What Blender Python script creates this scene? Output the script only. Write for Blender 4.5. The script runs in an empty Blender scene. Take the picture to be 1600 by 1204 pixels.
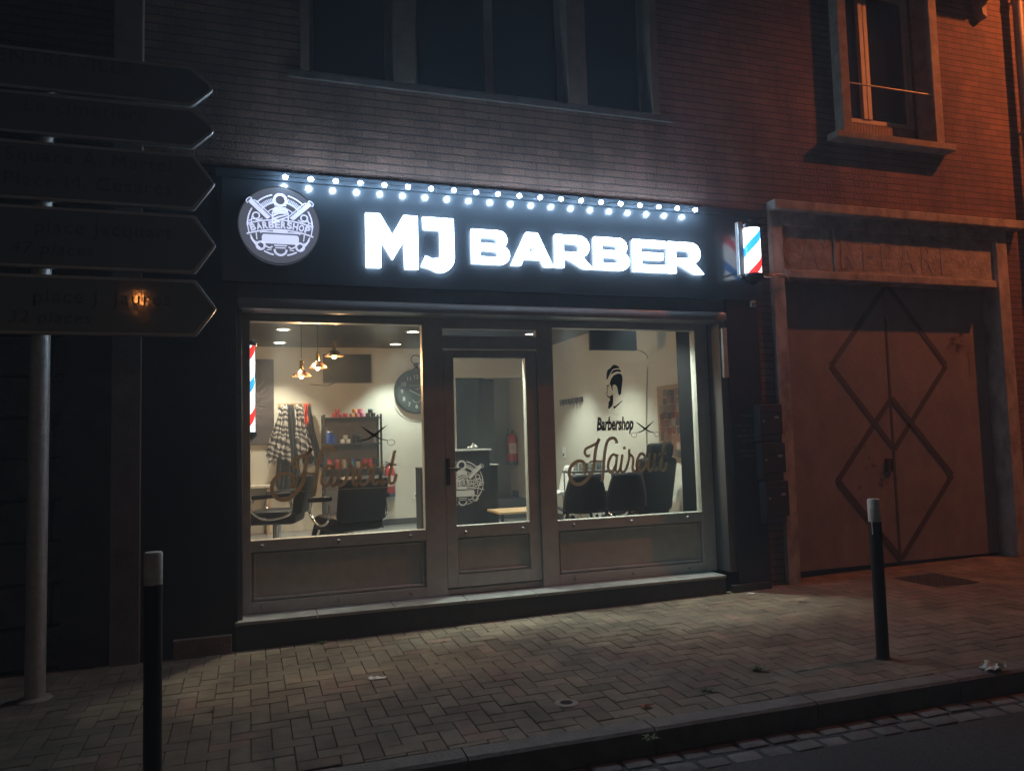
import bpy, bmesh, math, random
from mathutils import Vector, Matrix
rnd = random.Random(11)
scene = bpy.context.scene
COL = scene.collection
R = math.radians

# ------------------------------------------------------------------ camera, world, exposure
YAW, PITCH, ROLL = R(18.85), R(4.04), R(-1.608)
CAM = Vector((0, -6.2, 1.42))
cd = bpy.data.cameras.new('camera'); cam = bpy.data.objects.new('camera', cd); COL.objects.link(cam)
cd.sensor_fit = 'HORIZONTAL'; cd.sensor_width = 36; cd.lens = 36*1205/1600; cd.clip_start = .05; cd.clip_end = 600
f_ = Vector((math.sin(YAW)*math.cos(PITCH), math.cos(YAW)*math.cos(PITCH), math.sin(PITCH)))
r_ = Vector((math.cos(YAW), -math.sin(YAW), 0)); u_ = r_.cross(f_)
r2 = math.cos(ROLL)*r_ + math.sin(ROLL)*u_; u2 = -math.sin(ROLL)*r_ + math.cos(ROLL)*u_
cam.matrix_world = Matrix(((r2.x, u2.x, -f_.x, CAM.x), (r2.y, u2.y, -f_.y, CAM.y), (r2.z, u2.z, -f_.z, CAM.z), (0, 0, 0, 1)))
scene.camera = cam

world = bpy.data.worlds.new('World'); scene.world = world; world.use_nodes = True
nt = world.node_tree; bg = nt.nodes['Background']
sky = nt.nodes.new('ShaderNodeTexSky'); sky.sky_type = 'NISHITA'; sky.sun_disc = False
sky.sun_elevation = R(-2.5); sky.sun_rotation = R(200)
nt.links.new(sky.outputs[0], bg.inputs[0]); bg.inputs[1].default_value = .15

vs = scene.view_settings; vs.view_transform = 'Standard'; vs.look = 'None'; vs.exposure = 0; vs.gamma = 1
scene.cycles.max_bounces = 6; scene.cycles.transparent_max_bounces = 12
scene.cycles.sample_clamp_indirect = 3; scene.cycles.caustics_reflective = False; scene.cycles.caustics_refractive = False

# levels of the light sources (lamps the place has)
K_SODIUM_NEAR, K_SODIUM_FAR = 1180, 35
K_DOWN, K_LETTER, K_BULB = 190, 20.0, 290
K_ROAD = 5

# ------------------------------------------------------------------ materials
MATS = {}
def mat(name, col, rough=.6, metal=0, var=.0, vscale=6, streak=None, bump=0, bscale=60, emit=None, es=0, spec=.5, vcol=None):
    if name in MATS: return MATS[name]
    m = bpy.data.materials.new(name); m.use_nodes = True; t = m.node_tree; N = t.nodes; b = N['Principled BSDF']
    b.inputs['Base Color'].default_value = (*col, 1); b.inputs['Roughness'].default_value = rough
    b.inputs['Metallic'].default_value = metal; b.inputs['Specular IOR Level'].default_value = spec
    if emit: b.inputs['Emission Color'].default_value = (*emit, 1); b.inputs['Emission Strength'].default_value = es
    tc = N.new('ShaderNodeTexCoord')
    if var or vcol:
        n = N.new('ShaderNodeTexNoise'); n.inputs['Scale'].default_value = vscale; n.inputs['Detail'].default_value = 8; n.inputs['Roughness'].default_value = .65
        if streak:
            mp = N.new('ShaderNodeMapping'); mp.inputs['Scale'].default_value = streak; t.links.new(tc.outputs['Object'], mp.inputs[0]); t.links.new(mp.outputs[0], n.inputs['Vector'])
        else: t.links.new(tc.outputs['Object'], n.inputs['Vector'])
        rp = N.new('ShaderNodeValToRGB'); rp.color_ramp.elements[0].position = .3; rp.color_ramp.elements[1].position = .7
        c2 = vcol or tuple(c*(1+var) for c in col)
        rp.color_ramp.elements[0].color = (*[c*(1-var) for c in col], 1); rp.color_ramp.elements[1].color = (*c2, 1)
        t.links.new(n.outputs['Fac'], rp.inputs[0]); t.links.new(rp.outputs[0], b.inputs['Base Color'])
        mr = N.new('ShaderNodeMapRange'); mr.inputs['To Min'].default_value = max(.03, rough-.1); mr.inputs['To Max'].default_value = min(1, rough+.1)
        t.links.new(n.outputs['Fac'], mr.inputs['Value']); t.links.new(mr.outputs[0], b.inputs['Roughness'])
    if bump:
        n2 = N.new('ShaderNodeTexNoise'); n2.inputs['Scale'].default_value = bscale; n2.inputs['Detail'].default_value = 6
        t.links.new(tc.outputs['Object'], n2.inputs['Vector'])
        bp = N.new('ShaderNodeBump'); bp.inputs['Strength'].default_value = bump; bp.inputs['Distance'].default_value = .01
        t.links.new(n2.outputs['Fac'], bp.inputs['Height']); t.links.new(bp.outputs[0], b.inputs['Normal'])
    MATS[name] = m; return m

def brick_mat(name, c1, c2, mortar, w=.22, h=.068, ms=.005, rough=.85):
    m = bpy.data.materials.new(name); m.use_nodes = True; t = m.node_tree; N = t.nodes; b = N['Principled BSDF']
    tc = N.new('ShaderNodeTexCoord'); mp = N.new('ShaderNodeMapping'); mp.inputs['Rotation'].default_value = (R(90), 0, 0)
    t.links.new(tc.outputs['Object'], mp.inputs[0])
    wn = N.new('ShaderNodeTexNoise'); wn.inputs['Scale'].default_value = 9; t.links.new(tc.outputs['Object'], wn.inputs[0])
    ad = N.new('ShaderNodeVectorMath'); ad.operation = 'MULTIPLY_ADD'; ad.inputs[1].default_value = (.012, .012, .012)
    t.links.new(wn.outputs['Color'], ad.inputs[0]); t.links.new(mp.outputs[0], ad.inputs[2])
    br = N.new('ShaderNodeTexBrick'); br.inputs['Scale'].default_value = 1; br.inputs['Brick Width'].default_value = w
    br.inputs['Row Height'].default_value = h; br.inputs['Mortar Size'].default_value = ms; br.inputs['Mortar Smooth'].default_value = .15
    br.inputs['Bias'].default_value = -.1
    br.inputs['Color1'].default_value = (*c1, 1); br.inputs['Color2'].default_value = (*c2, 1); br.inputs['Mortar'].default_value = (*mortar, 1)
    t.links.new(ad.outputs[0], br.inputs[0])
    n = N.new('ShaderNodeTexNoise'); n.inputs['Scale'].default_value = 1.5; n.inputs['Detail'].default_value = 11; n.inputs['Roughness'].default_value = .7; mq = N.new('ShaderNodeMapping'); mq.inputs['Scale'].default_value = (1.3, 1, .5); t.links.new(tc.outputs['Object'], mq.inputs[0]); t.links.new(mq.outputs[0], n.inputs[0])
    mr = N.new('ShaderNodeMapRange'); mr.inputs['From Min'].default_value = .3; mr.inputs['From Max'].default_value = .7; mr.inputs['To Min'].default_value = .38; mr.inputs['To Max'].default_value = 1.3
    t.links.new(n.outputs['Fac'], mr.inputs[0])
    sp = N.new('ShaderNodeSeparateXYZ'); t.links.new(ad.outputs[0], sp.inputs[0])      # deep raked bed joints
    q1 = N.new('ShaderNodeMath'); q1.operation = 'MULTIPLY_ADD'; q1.inputs[1].default_value = 1/h; q1.inputs[2].default_value = 200.06; t.links.new(sp.outputs[1], q1.inputs[0])
    q2 = N.new('ShaderNodeMath'); q2.operation = 'FRACT'; t.links.new(q1.outputs[0], q2.inputs[0])
    q3 = N.new('ShaderNodeMath'); q3.operation = 'LESS_THAN'; q3.inputs[1].default_value = .17; t.links.new(q2.outputs[0], q3.inputs[0])
    q4 = N.new('ShaderNodeMath'); q4.operation = 'MULTIPLY_ADD'; q4.inputs[1].default_value = -.6; q4.inputs[2].default_value = 1; t.links.new(q3.outputs[0], q4.inputs[0])
    q5 = N.new('ShaderNodeMath'); q5.operation = 'MULTIPLY'; t.links.new(q4.outputs[0], q5.inputs[0]); t.links.new(mr.outputs[0], q5.inputs[1])
    mx = N.new('ShaderNodeVectorMath'); mx.operation = 'SCALE'; t.links.new(br.outputs['Color'], mx.inputs[0]); t.links.new(q5.outputs[0], mx.inputs['Scale'])
    t.links.new(mx.outputs[0], b.inputs['Base Color']); b.inputs['Roughness'].default_value = rough
    nf = N.new('ShaderNodeTexNoise'); nf.inputs['Scale'].default_value = 70; nf.inputs['Detail'].default_value = 4; t.links.new(tc.outputs['Object'], nf.inputs[0])
    ma = N.new('ShaderNodeMath'); ma.operation = 'MULTIPLY_ADD'; ma.inputs[1].default_value = -1.5; t.links.new(q3.outputs[0], ma.inputs[0]); t.links.new(nf.outputs['Fac'], ma.inputs[2])
    bp = N.new('ShaderNodeBump'); bp.inputs['Strength'].default_value = 1; bp.inputs['Distance'].default_value = .014
    t.links.new(ma.outputs[0], bp.inputs['Height']); t.links.new(bp.outputs[0], b.inputs['Normal'])
    MATS[name] = m; return m

def vcol_mat(name, rough=.9, bump=.6):
    m = bpy.data.materials.new(name); m.use_nodes = True; t = m.node_tree; N = t.nodes; b = N['Principled BSDF']
    a = N.new('ShaderNodeAttribute'); a.attribute_name = 'tone'
    tc = N.new('ShaderNodeTexCoord'); n = N.new('ShaderNodeTexNoise'); n.inputs['Scale'].default_value = 3; n.inputs['Detail'].default_value = 10; n.inputs['Roughness'].default_value = .7
    t.links.new(tc.outputs['Object'], n.inputs[0])
    mr = N.new('ShaderNodeMapRange'); mr.inputs['From Min'].default_value = .3; mr.inputs['From Max'].default_value = .7; mr.inputs['To Min'].default_value = .4; mr.inputs['To Max'].default_value = 1.25
    t.links.new(n.outputs['Fac'], mr.inputs[0])
    s = N.new('ShaderNodeVectorMath'); s.operation = 'SCALE'; t.links.new(a.outputs['Color'], s.inputs[0]); t.links.new(mr.outputs[0], s.inputs['Scale'])
    t.links.new(s.outputs[0], b.inputs['Base Color']); b.inputs['Roughness'].default_value = rough
    n2 = N.new('ShaderNodeTexNoise'); n2.inputs['Scale'].default_value = 120; n2.inputs['Detail'].default_value = 8; t.links.new(tc.outputs['Object'], n2.inputs[0])
    bp = N.new('ShaderNodeBump'); bp.inputs['Strength'].default_value = bump; bp.inputs['Distance'].default_value = .006
    t.links.new(n2.outputs['Fac'], bp.inputs['Height']); t.links.new(bp.outputs[0], b.inputs['Normal'])
    return m

def glass_mat(name, tint=(.93, .96, .95), ior=1.5, rough=0.0, film=0):
    m = bpy.data.materials.new(name); m.use_nodes = True; t = m.node_tree; N = t.nodes
    N.remove(N['Principled BSDF']); out = N['Material Output']
    tr = N.new('ShaderNodeBsdfTransparent'); tr.inputs[0].default_value = (*tint, 1)
    gl = N.new('ShaderNodeBsdfGlossy'); gl.inputs['Roughness'].default_value = rough
    fr = N.new('ShaderNodeFresnel'); fr.inputs[0].default_value = ior
    ge = N.new('ShaderNodeNewGeometry'); fm = N.new('ShaderNodeMath'); fm.operation = 'MULTIPLY_ADD'; fm.inputs[1].default_value = -1; fm.inputs[2].default_value = 1; fm.use_clamp = True
    t.links.new(ge.outputs['Backfacing'], fm.inputs[0]); f2 = N.new('ShaderNodeMath'); f2.operation = 'MULTIPLY'; t.links.new(fm.outputs[0], f2.inputs[0]); t.links.new(fr.outputs[0], f2.inputs[1])
    mx = N.new('ShaderNodeMixShader'); t.links.new(f2.outputs[0], mx.inputs[0]); t.links.new(tr.outputs[0], mx.inputs[1]); t.links.new(gl.outputs[0], mx.inputs[2])
    last = mx
    if film:   # thin grime film on the pane
        df = N.new('ShaderNodeBsdfDiffuse'); df.inputs[0].default_value = (.5, .5, .48, 1)
        tc = N.new('ShaderNodeTexCoord'); n = N.new('ShaderNodeTexNoise'); n.inputs['Scale'].default_value = 2.5; n.inputs['Detail'].default_value = 8; t.links.new(tc.outputs['Object'], n.inputs[0])
        mr = N.new('ShaderNodeMapRange'); mr.inputs['From Min'].default_value = .35; mr.inputs['From Max'].default_value = .7; mr.inputs['To Min'].default_value = film*.4; mr.inputs['To Max'].default_value = film
        t.links.new(n.outputs['Fac'], mr.inputs[0])
        m2 = N.new('ShaderNodeMixShader'); t.links.new(mr.outputs[0], m2.inputs[0]); t.links.new(mx.outputs[0], m2.inputs[1]); t.links.new(df.outputs[0], m2.inputs[2]); last = m2
    t.links.new(last.outputs[0], out.inputs[0]); MATS[name] = m; return m

def stripe_mat(name, cols, scale, axis=(0, 0, 1), distort=0, emit=0, rough=.6, tilt=0):
    """cols = list of (position, colour); a sawtooth along a direction, constant interpolation"""
    m = bpy.data.materials.new(name); m.use_nodes = True; t = m.node_tree; N = t.nodes; b = N['Principled BSDF']
    tc = N.new('ShaderNodeTexCoord'); src = tc.outputs['Object']
    if tilt:   # helical: angle around z joins the height
        sp = N.new('ShaderNodeSeparateXYZ'); t.links.new(src, sp.inputs[0])
        at = N.new('ShaderNodeMath'); at.operation = 'ARCTAN2'; t.links.new(sp.outputs[1], at.inputs[0]); t.links.new(sp.outputs[0], at.inputs[1])
        a1 = N.new('ShaderNodeMath'); a1.operation = 'MULTIPLY_ADD'; a1.inputs[1].default_value = tilt/(2*math.pi); t.links.new(at.outputs[0], a1.inputs[0])
        a2 = N.new('ShaderNodeMath'); a2.operation = 'MULTIPLY'; a2.inputs[1].default_value = scale; t.links.new(sp.outputs[2], a2.inputs[0]); t.links.new(a2.outputs[0], a1.inputs[2])
        v = a1.outputs[0]
    else:
        d = N.new('ShaderNodeVectorMath'); d.operation = 'DOT_PRODUCT'; d.inputs[1].default_value = axis; t.links.new(src, d.inputs[0])
        n = N.new('ShaderNodeTexNoise'); n.inputs['Scale'].default_value = 5; t.links.new(src, n.inputs[0])
        a0 = N.new('ShaderNodeMath'); a0.operation = 'MULTIPLY_ADD'; a0.inputs[1].default_value = distort; t.links.new(n.outputs['Fac'], a0.inputs[0]); t.links.new(d.outputs['Value'], a0.inputs[2])
        a1 = N.new('ShaderNodeMath'); a1.operation = 'MULTIPLY'; a1.inputs[1].default_value = scale; t.links.new(a0.outputs[0], a1.inputs[0]); v = a1.outputs[0]
    fr = N.new('ShaderNodeMath'); fr.operation = 'FRACT'; t.links.new(v, fr.inputs[0])
    rp = N.new('ShaderNodeValToRGB'); rp.color_ramp.interpolation = 'CONSTANT'
    while len(rp.color_ramp.elements) < len(cols): rp.color_ramp.elements.new(.5)
    for e, (p, c) in zip(rp.color_ramp.elements, cols): e.position = p; e.color = (*c, 1)
    t.links.new(fr.outputs[0], rp.inputs[0]); t.links.new(rp.outputs[0], b.inputs['Base Color']); b.inputs['Roughness'].default_value = rough
    if emit: t.links.new(rp.outputs[0], b.inputs['Emission Color']); b.inputs['Emission Strength'].default_value = emit
    MATS[name] = m; return m

def vinyl(name, col):
    m = bpy.data.materials.new(name); m.use_nodes = True; t = m.node_tree; N = t.nodes; N.remove(N['Principled BSDF'])
    d = N.new('ShaderNodeBsdfDiffuse'); d.inputs[0].default_value = (*col, 1); tr = N.new('ShaderNodeBsdfTranslucent'); tr.inputs[0].default_value = (*col, 1)
    mx = N.new('ShaderNodeMixShader'); mx.inputs[0].default_value = .45; t.links.new(d.outputs[0], mx.inputs[1]); t.links.new(tr.outputs[0], mx.inputs[2]); t.links.new(mx.outputs[0], N['Material Output'].inputs[0])
    MATS[name] = m; return m
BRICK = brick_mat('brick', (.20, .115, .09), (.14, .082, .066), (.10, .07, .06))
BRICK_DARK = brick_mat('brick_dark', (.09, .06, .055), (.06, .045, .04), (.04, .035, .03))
BLACK = mat('black_gloss', (.034, .043, .055), .22, spec=.6)
BLACKP = mat('black_paint', (.014, .016, .022), .42, var=.35, vscale=5, bump=.2, bscale=50)
FRAME = mat('frame_paint', (.46, .46, .42), .38, var=.12, vscale=9, bump=.08, bscale=30)
SHUT = mat('shutter_metal', (.28, .28, .28), .4, metal=.3, var=.12, vscale=7)
CONC = mat('concrete', (.27, .235, .20), .9, var=.35, vscale=9, bump=.7, bscale=60)
CONCW = mat('white_render', (.30, .27, .25), .85, var=.55, vscale=6, streak=(1, 1, .5), bump=.6, bscale=45, vcol=(.50, .47, .45))
STONE_D = mat('dark_tile', (.035, .036, .04), .4, var=.3, vscale=12, bump=.2, bscale=80)
TILE = mat('sill_tile', (.30, .31, .30), .35, var=.2, vscale=10, bump=.1, bscale=40)
GLASS = glass_mat('window_glass', film=.035)
GLASSD = glass_mat('upper_glass', tint=(.5, .55, .6), film=.02)
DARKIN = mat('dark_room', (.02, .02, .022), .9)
CHROME = mat('chrome', (.7, .7, .72), .18, metal=1)
STEEL = mat('galvanised_steel', (.42, .40, .38), .5, metal=.6, var=.2, vscale=30, bump=.2, bscale=90)
LEATHER = mat('black_leather', (.006, .006, .008), .5, bump=.3, bscale=90, spec=.22)
WHITEP = mat('white_plastic', (.75, .76, .74), .35)
WALLIN = mat('shop_wall', (.58, .56, .49), .8, var=.05, vscale=3, bump=.1, bscale=70)
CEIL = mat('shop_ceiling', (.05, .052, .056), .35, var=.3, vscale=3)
FLOORIN = mat('shop_floor', (.16, .155, .15), .3, var=.2, vscale=5)
WOOD = mat('light_wood', (.42, .27, .14), .5, var=.25, vscale=12)
DWOOD = mat('dark_board', (.06, .045, .04), .6, var=.4, vscale=7)
RED = mat('red_paint', (.42, .03, .03), .35, var=.1)
RUST = mat('garage_steel', (.21, .19, .182), .6, var=.26, vscale=4, streak=(1, 1, .7), bump=.35, bscale=14)
RUSTD = mat('garage_strip', (.05, .038, .032), .7, var=.4, vscale=14)
DECAL = vinyl('frosted_vinyl', (.55, .49, .40))
DECALK = mat('black_vinyl', (.015, .018, .02), .5)
PLASTIC_K = mat('black_plastic', (.02, .02, .022), .4)
SIGNF = mat('sign_face', (.12, .105, .10), .05, bump=.05, bscale=9, spec=.6)
SIGNT = mat('sign_letters', (.03, .026, .026), .5)
LEDM = mat('led_bulb', (.9, .95, 1), .3, emit=(.56, .78, 1), es=K_BULB)
LETM = mat('lit_acrylic', (.9, .95, 1), .4, emit=(.64, .82, 1), es=K_LETTER)
EMBM = mat('lit_emblem', (.7, .75, .9), .4, emit=(.66, .72, 1), es=1.0)
EMBW = mat('white_vinyl', (.5, .5, .5), .5)
DIFF = mat('lit_diffuser', (1, 1, 1), .5, emit=(1, .95, .82), es=14)
WARM = mat('warm_bulb', (1, .8, .5), .4, emit=(1, .55, .2), es=22)
COPPER = mat('aged_copper', (.30, .15, .08), .28, metal=.9, var=.3, vscale=25)

# ------------------------------------------------------------------ mesh helpers (everything is modelled in world coordinates)
def new(): return bmesh.new()
def box(bm, x0, x1, y0, y1, z0, z1, bev=0):
    g = bmesh.ops.create_cube(bm, size=1)
    bmesh.ops.scale(bm, vec=(x1-x0, y1-y0, z1-z0), verts=g['verts'])
    bmesh.ops.translate(bm, vec=((x0+x1)/2, (y0+y1)/2, (z0+z1)/2), verts=g['verts'])
    if bev:
        es = list({e for v in g['verts'] for e in v.link_edges})
        bmesh.ops.bevel(bm, geom=es, offset=bev, segments=2, affect='EDGES', profile=.5)
    return bm
def rbox(bm, c, size, rot=(0, 0, 0), bev=0):
    g = bmesh.ops.create_cube(bm, size=1); vs_ = g['verts']
    bmesh.ops.scale(bm, vec=size, verts=vs_)
    M = Matrix.Rotation(rot[2], 4, 'Z') @ Matrix.Rotation(rot[1], 4, 'Y') @ Matrix.Rotation(rot[0], 4, 'X')
    bmesh.ops.transform(bm, matrix=Matrix.Translation(c) @ M, verts=vs_)
    if bev: bmesh.ops.bevel(bm, geom=list({e for v in vs_ for e in v.link_edges}), offset=bev, segments=2, affect='EDGES', profile=.5)
    return bm
def lathe(bm, prof, c=(0, 0, 0), n=24, axis='Z', cap=True):
    rings = []
    for r, h in prof:
        ring = []
        for k in range(n):
            a = 2*math.pi*k/n; p = (r*math.cos(a), r*math.sin(a), h)
            if axis == 'Y': p = (p[0], h, p[1])
            if axis == 'X': p = (h, p[0], p[1])
            ring.append(bm.verts.new((p[0]+c[0], p[1]+c[1], p[2]+c[2])))
        rings.append(ring)
    for a, b in zip(rings, rings[1:]):
        for k in range(n): bm.faces.new((a[k], a[(k+1) % n], b[(k+1) % n], b[k]))
    if cap:
        for ring in (rings[0], rings[-1]):
            try: bm.faces.new(ring)
            except ValueError: pass
    return bm
def tube(bm, pts, r, n=8, cap=True):
    pts = [Vector(p) for p in pts]; rings = []
    for i, p in enumerate(pts):
        d = (pts[min(i+1, len(pts)-1)] - pts[max(i-1, 0)]).normalized()
        up = Vector((0, 0, 1)) if abs(d.z) < .9 else Vector((0, 1, 0))
        s = d.cross(up).normalized(); t = s.cross(d)
        rr = r[i] if isinstance(r, (list, tuple)) else r
        rings.append([bm.verts.new(p + rr*(math.cos(2*math.pi*k/n)*s + math.sin(2*math.pi*k/n)*t)) for k in range(n)])
    for a, b in zip(rings, rings[1:]):
        for k in range(n): bm.faces.new((a[k], a[(k+1) % n], b[(k+1) % n], b[k]))
    if cap: bm.faces.new(rings[0]); bm.faces.new(rings[-1])
    return bm
def prism(bm, poly, y0, y1):
    """polygon given in (x, z), extruded between y0 and y1"""
    a = [bm.verts.new((x, y0, z)) for x, z in poly]; b = [bm.verts.new((x, y1, z)) for x, z in poly]
    bm.faces.new(a); bm.faces.new(b[::-1])
    for k in range(len(poly)): bm.faces.new((a[k], b[k], b[(k+1) % len(poly)], a[(k+1) % len(poly)]))
    return bm
def spline(pts, n=8):
    P = [Vector((*p, 0)) if len(p) == 2 else Vector(p) for p in pts]; P = [2*P[0]-P[1]] + P + [2*P[-1]-P[-2]]; out = []
    for i in range(1, len(P)-2):
        for k in range(n):
            t = k/n; a, b, c, d = P[i-1], P[i], P[i+1], P[i+2]
            out.append(.5*((2*b)+(c-a)*t+(2*a-5*b+4*c-d)*t*t+(3*b-a-3*c+d)*t**3))
    return out + [P[-2]]
def ribbon(bm, pts, w, y, th=.002, smooth=True, n=7):
    """stroke of width w drawn in the x-z plane at depth y (front face), thickness th"""
    q = spline(pts, n) if smooth else [Vector((*p, 0)) for p in pts]
    L = []; N_ = len(q)
    for i, p in enumerate(q):
        d = (q[min(i+1, N_-1)] - q[max(i-1, 0)]).normalized(); s = Vector((-d.y, d.x, 0))
        ww = w if not isinstance(w, (list, tuple)) else w[0] + (w[1]-w[0])*i/(N_-1)
        a, b = p + s*ww/2, p - s*ww/2
        L.append([bm.verts.new((a.x, y, a.y)), bm.verts.new((b.x, y, b.y)), bm.verts.new((b.x, y+th, b.y)), bm.verts.new((a.x, y+th, a.y))])
    for u, v in zip(L, L[1:]):
        for k in range(4): bm.faces.new((u[k], u[(k+1) % 4], v[(k+1) % 4], v[k]))
    bm.faces.new(L[0]); bm.faces.new(L[-1][::-1]); return bm

def place(o, parent, loc=None):
    if parent is not None:
        off = Vector((0, 0, 0)); p = parent
        while p is not None: off += Vector(p.location); p = p.parent
        o.parent = parent
        return off
    return Vector((0, 0, 0))
def obj(name, bm, m, parent=None, smooth=False, label=None, base=None):
    bmesh.ops.recalc_face_normals(bm, faces=bm.faces[:])
    me = bpy.data.meshes.new(name)
    o = bpy.data.objects.new(name, me); COL.objects.link(o)
    off = place(o, parent) if parent is not None else Vector(base or (0, 0, 0))
    if parent is not None and base is not None:
        o.location = Vector(base)-off; off = Vector(base)
    elif parent is None and base is not None: o.location = base
    bmesh.ops.translate(bm, vec=-off, verts=bm.verts[:])
    bm.to_mesh(me); bm.free()
    me.materials.append(m)
    if smooth:
        for p in me.polygons: p.use_smooth = True
        if smooth != 'all':
            try: me.set_sharp_from_angle(angle=R(40))
            except Exception: pass
    if label: o['label'] = label
    return o
def tag(o, label, cat, group=None, kind=None):
    if label: o['label'] = label
    if cat: o['category'] = cat
    if group: o['group'] = group
    if kind: o['kind'] = kind
    return o
def thing(name, label, cat, loc=(0, 0, 0), group=None):
    o = bpy.data.objects.new(name, None); COL.objects.link(o); o.location = loc; o.empty_display_size = .1
    return tag(o, label, cat, group)
def dup(root, loc, rz=0, label=None):
    r = root.copy(); COL.objects.link(r); r.location = loc; r.rotation_euler = (0, 0, rz)
    if label: r['label'] = label
    for ch in list(root.children):
        c = ch.copy(); COL.objects.link(c); c.parent = r
        for g in list(ch.children):
            d = g.copy(); COL.objects.link(d); d.parent = c
    return r
def text_bm(s, size=1, extrude=.002, offset=0, shear=0, bold=0, sx=1, spacing=1, align='LEFT'):
    """lettering as a bmesh lying in x-z, baseline at z=0, front towards -y"""
    cu = bpy.data.curves.new('lettering', 'FONT'); cu.body = s; cu.size = size; cu.extrude = extrude; cu.offset = bold; cu.shear = shear
    cu.space_character = spacing; cu.align_x = align; cu.resolution_u = 4
    o = bpy.data.objects.new('lettering', cu); COL.objects.link(o)
    dg = bpy.context.evaluated_depsgraph_get(); me = bpy.data.meshes.new_from_object(o.evaluated_get(dg))
    bpy.data.objects.remove(o); bpy.data.curves.remove(cu)
    bm = new(); bm.from_mesh(me); bpy.data.meshes.remove(me)
    bmesh.ops.transform(bm, matrix=Matrix(((sx, 0, 0, 0), (0, 0, -1, 0), (0, 1, 0, 0), (0, 0, 0, 1))), verts=bm.verts[:])
    return bm
def bounds(bm):
    xs = [v.co.x for v in bm.verts]; zs = [v.co.z for v in bm.verts]; return min(xs), max(xs), min(zs), max(zs)
def fit_text(s, x0, x1, z0, z1, y, **k):
    """text scaled to fill the box (full extent of its glyphs)"""
    bm = text_bm(s, 1, **k); a, b, c, d = bounds(bm)
    for v in bm.verts: v.co = Vector((x0+(v.co.x-a)*(x1-x0)/(b-a), y+v.co.y*.003, z0+(v.co.z-c)*(z1-z0)/(d-c)))
    return bm
def shape2d(loops, y0, y1, bevel=0):
    """filled outline with holes (even-odd) in x-z, from y0 (front) to y1"""
    cu = bpy.data.curves.new('outline', 'CURVE'); cu.dimensions = '2D'; cu.fill_mode = 'BOTH'
    cu.extrude = abs(y1-y0)/2-bevel; cu.bevel_depth = bevel; cu.bevel_resolution = 1
    for L in loops:
        s = cu.splines.new('POLY'); s.points.add(len(L)-1); s.use_cyclic_u = True
        for p, q in zip(s.points, L): p.co = (q[0], q[1], 0, 1)
    o = bpy.data.objects.new('outline', cu); COL.objects.link(o)
    dg = bpy.context.evaluated_depsgraph_get(); me = bpy.data.meshes.new_from_object(o.evaluated_get(dg))
    bpy.data.objects.remove(o); bpy.data.curves.remove(cu)
    bm = new(); bm.from_mesh(me); bpy.data.meshes.remove(me)
    for v in bm.verts: v.co = Vector((v.co.x, (y0+y1)/2-v.co.z, v.co.y))
    return bm
def join(bms):
    out = new()
    for b in bms:
        me = bpy.data.meshes.new('part'); b.to_mesh(me); b.free(); out.from_mesh(me); bpy.data.meshes.remove(me)
    return out
def arc(cx, cz, r, a0, a1, n=10, rz=None):
    rz = rz or r
    return [(cx+r*math.cos(R(a0+(a1-a0)*k/n)), cz+rz*math.sin(R(a0+(a1-a0)*k/n))) for k in range(n+1)]

# ------------------------------------------------------------------ ground
def g(x, y): return -.085+.012*x+.015*min(y, .5)
def kerb_y(x): return -2.43-.04*x if x < 4.6 else -2.614-.04*(x-4.6)
ROADZ = -.13   # drop from the pavement's edge to the road
bm = new()
xs = [-60, -12, -4, 0, 4, 8, 12, 70]
for a, b in zip(xs, xs[1:]):
    v = [bm.verts.new((x, y, g(x, max(y, -3))+ROADZ-.115*0)) for x, y in ((a, -70), (b, -70), (b, -2.4), (a, -2.4))]
    bm.faces.new(v)
def asphalt():
    m = mat('asphalt', (.040, .037, .035), .8, var=.6, vscale=60, vcol=(.085, .08, .075), bump=1, bscale=95); return m
o = obj('road', bm, asphalt()); tag(o, None, None, kind='structure')
bm = new()
for a, b in zip(xs, xs[1:]):
    v = [bm.verts.new((x, y, g(x, max(y, -3))-.0075)) for x, y in ((a, -2.44-.0*a), (b, -2.44), (b, 70), (a, 70))]
    bm.faces.new(v)
for v in bm.verts:
    if v.co.y < -2: v.co.y = kerb_y(max(min(v.co.x, 12), -12))+.06
o = obj('pavement_bed', bm, mat('paving_sand', (.095, .08, .065), .95, bump=.8, bscale=90, var=.3)); tag(o, None, None, kind='structure')
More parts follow.
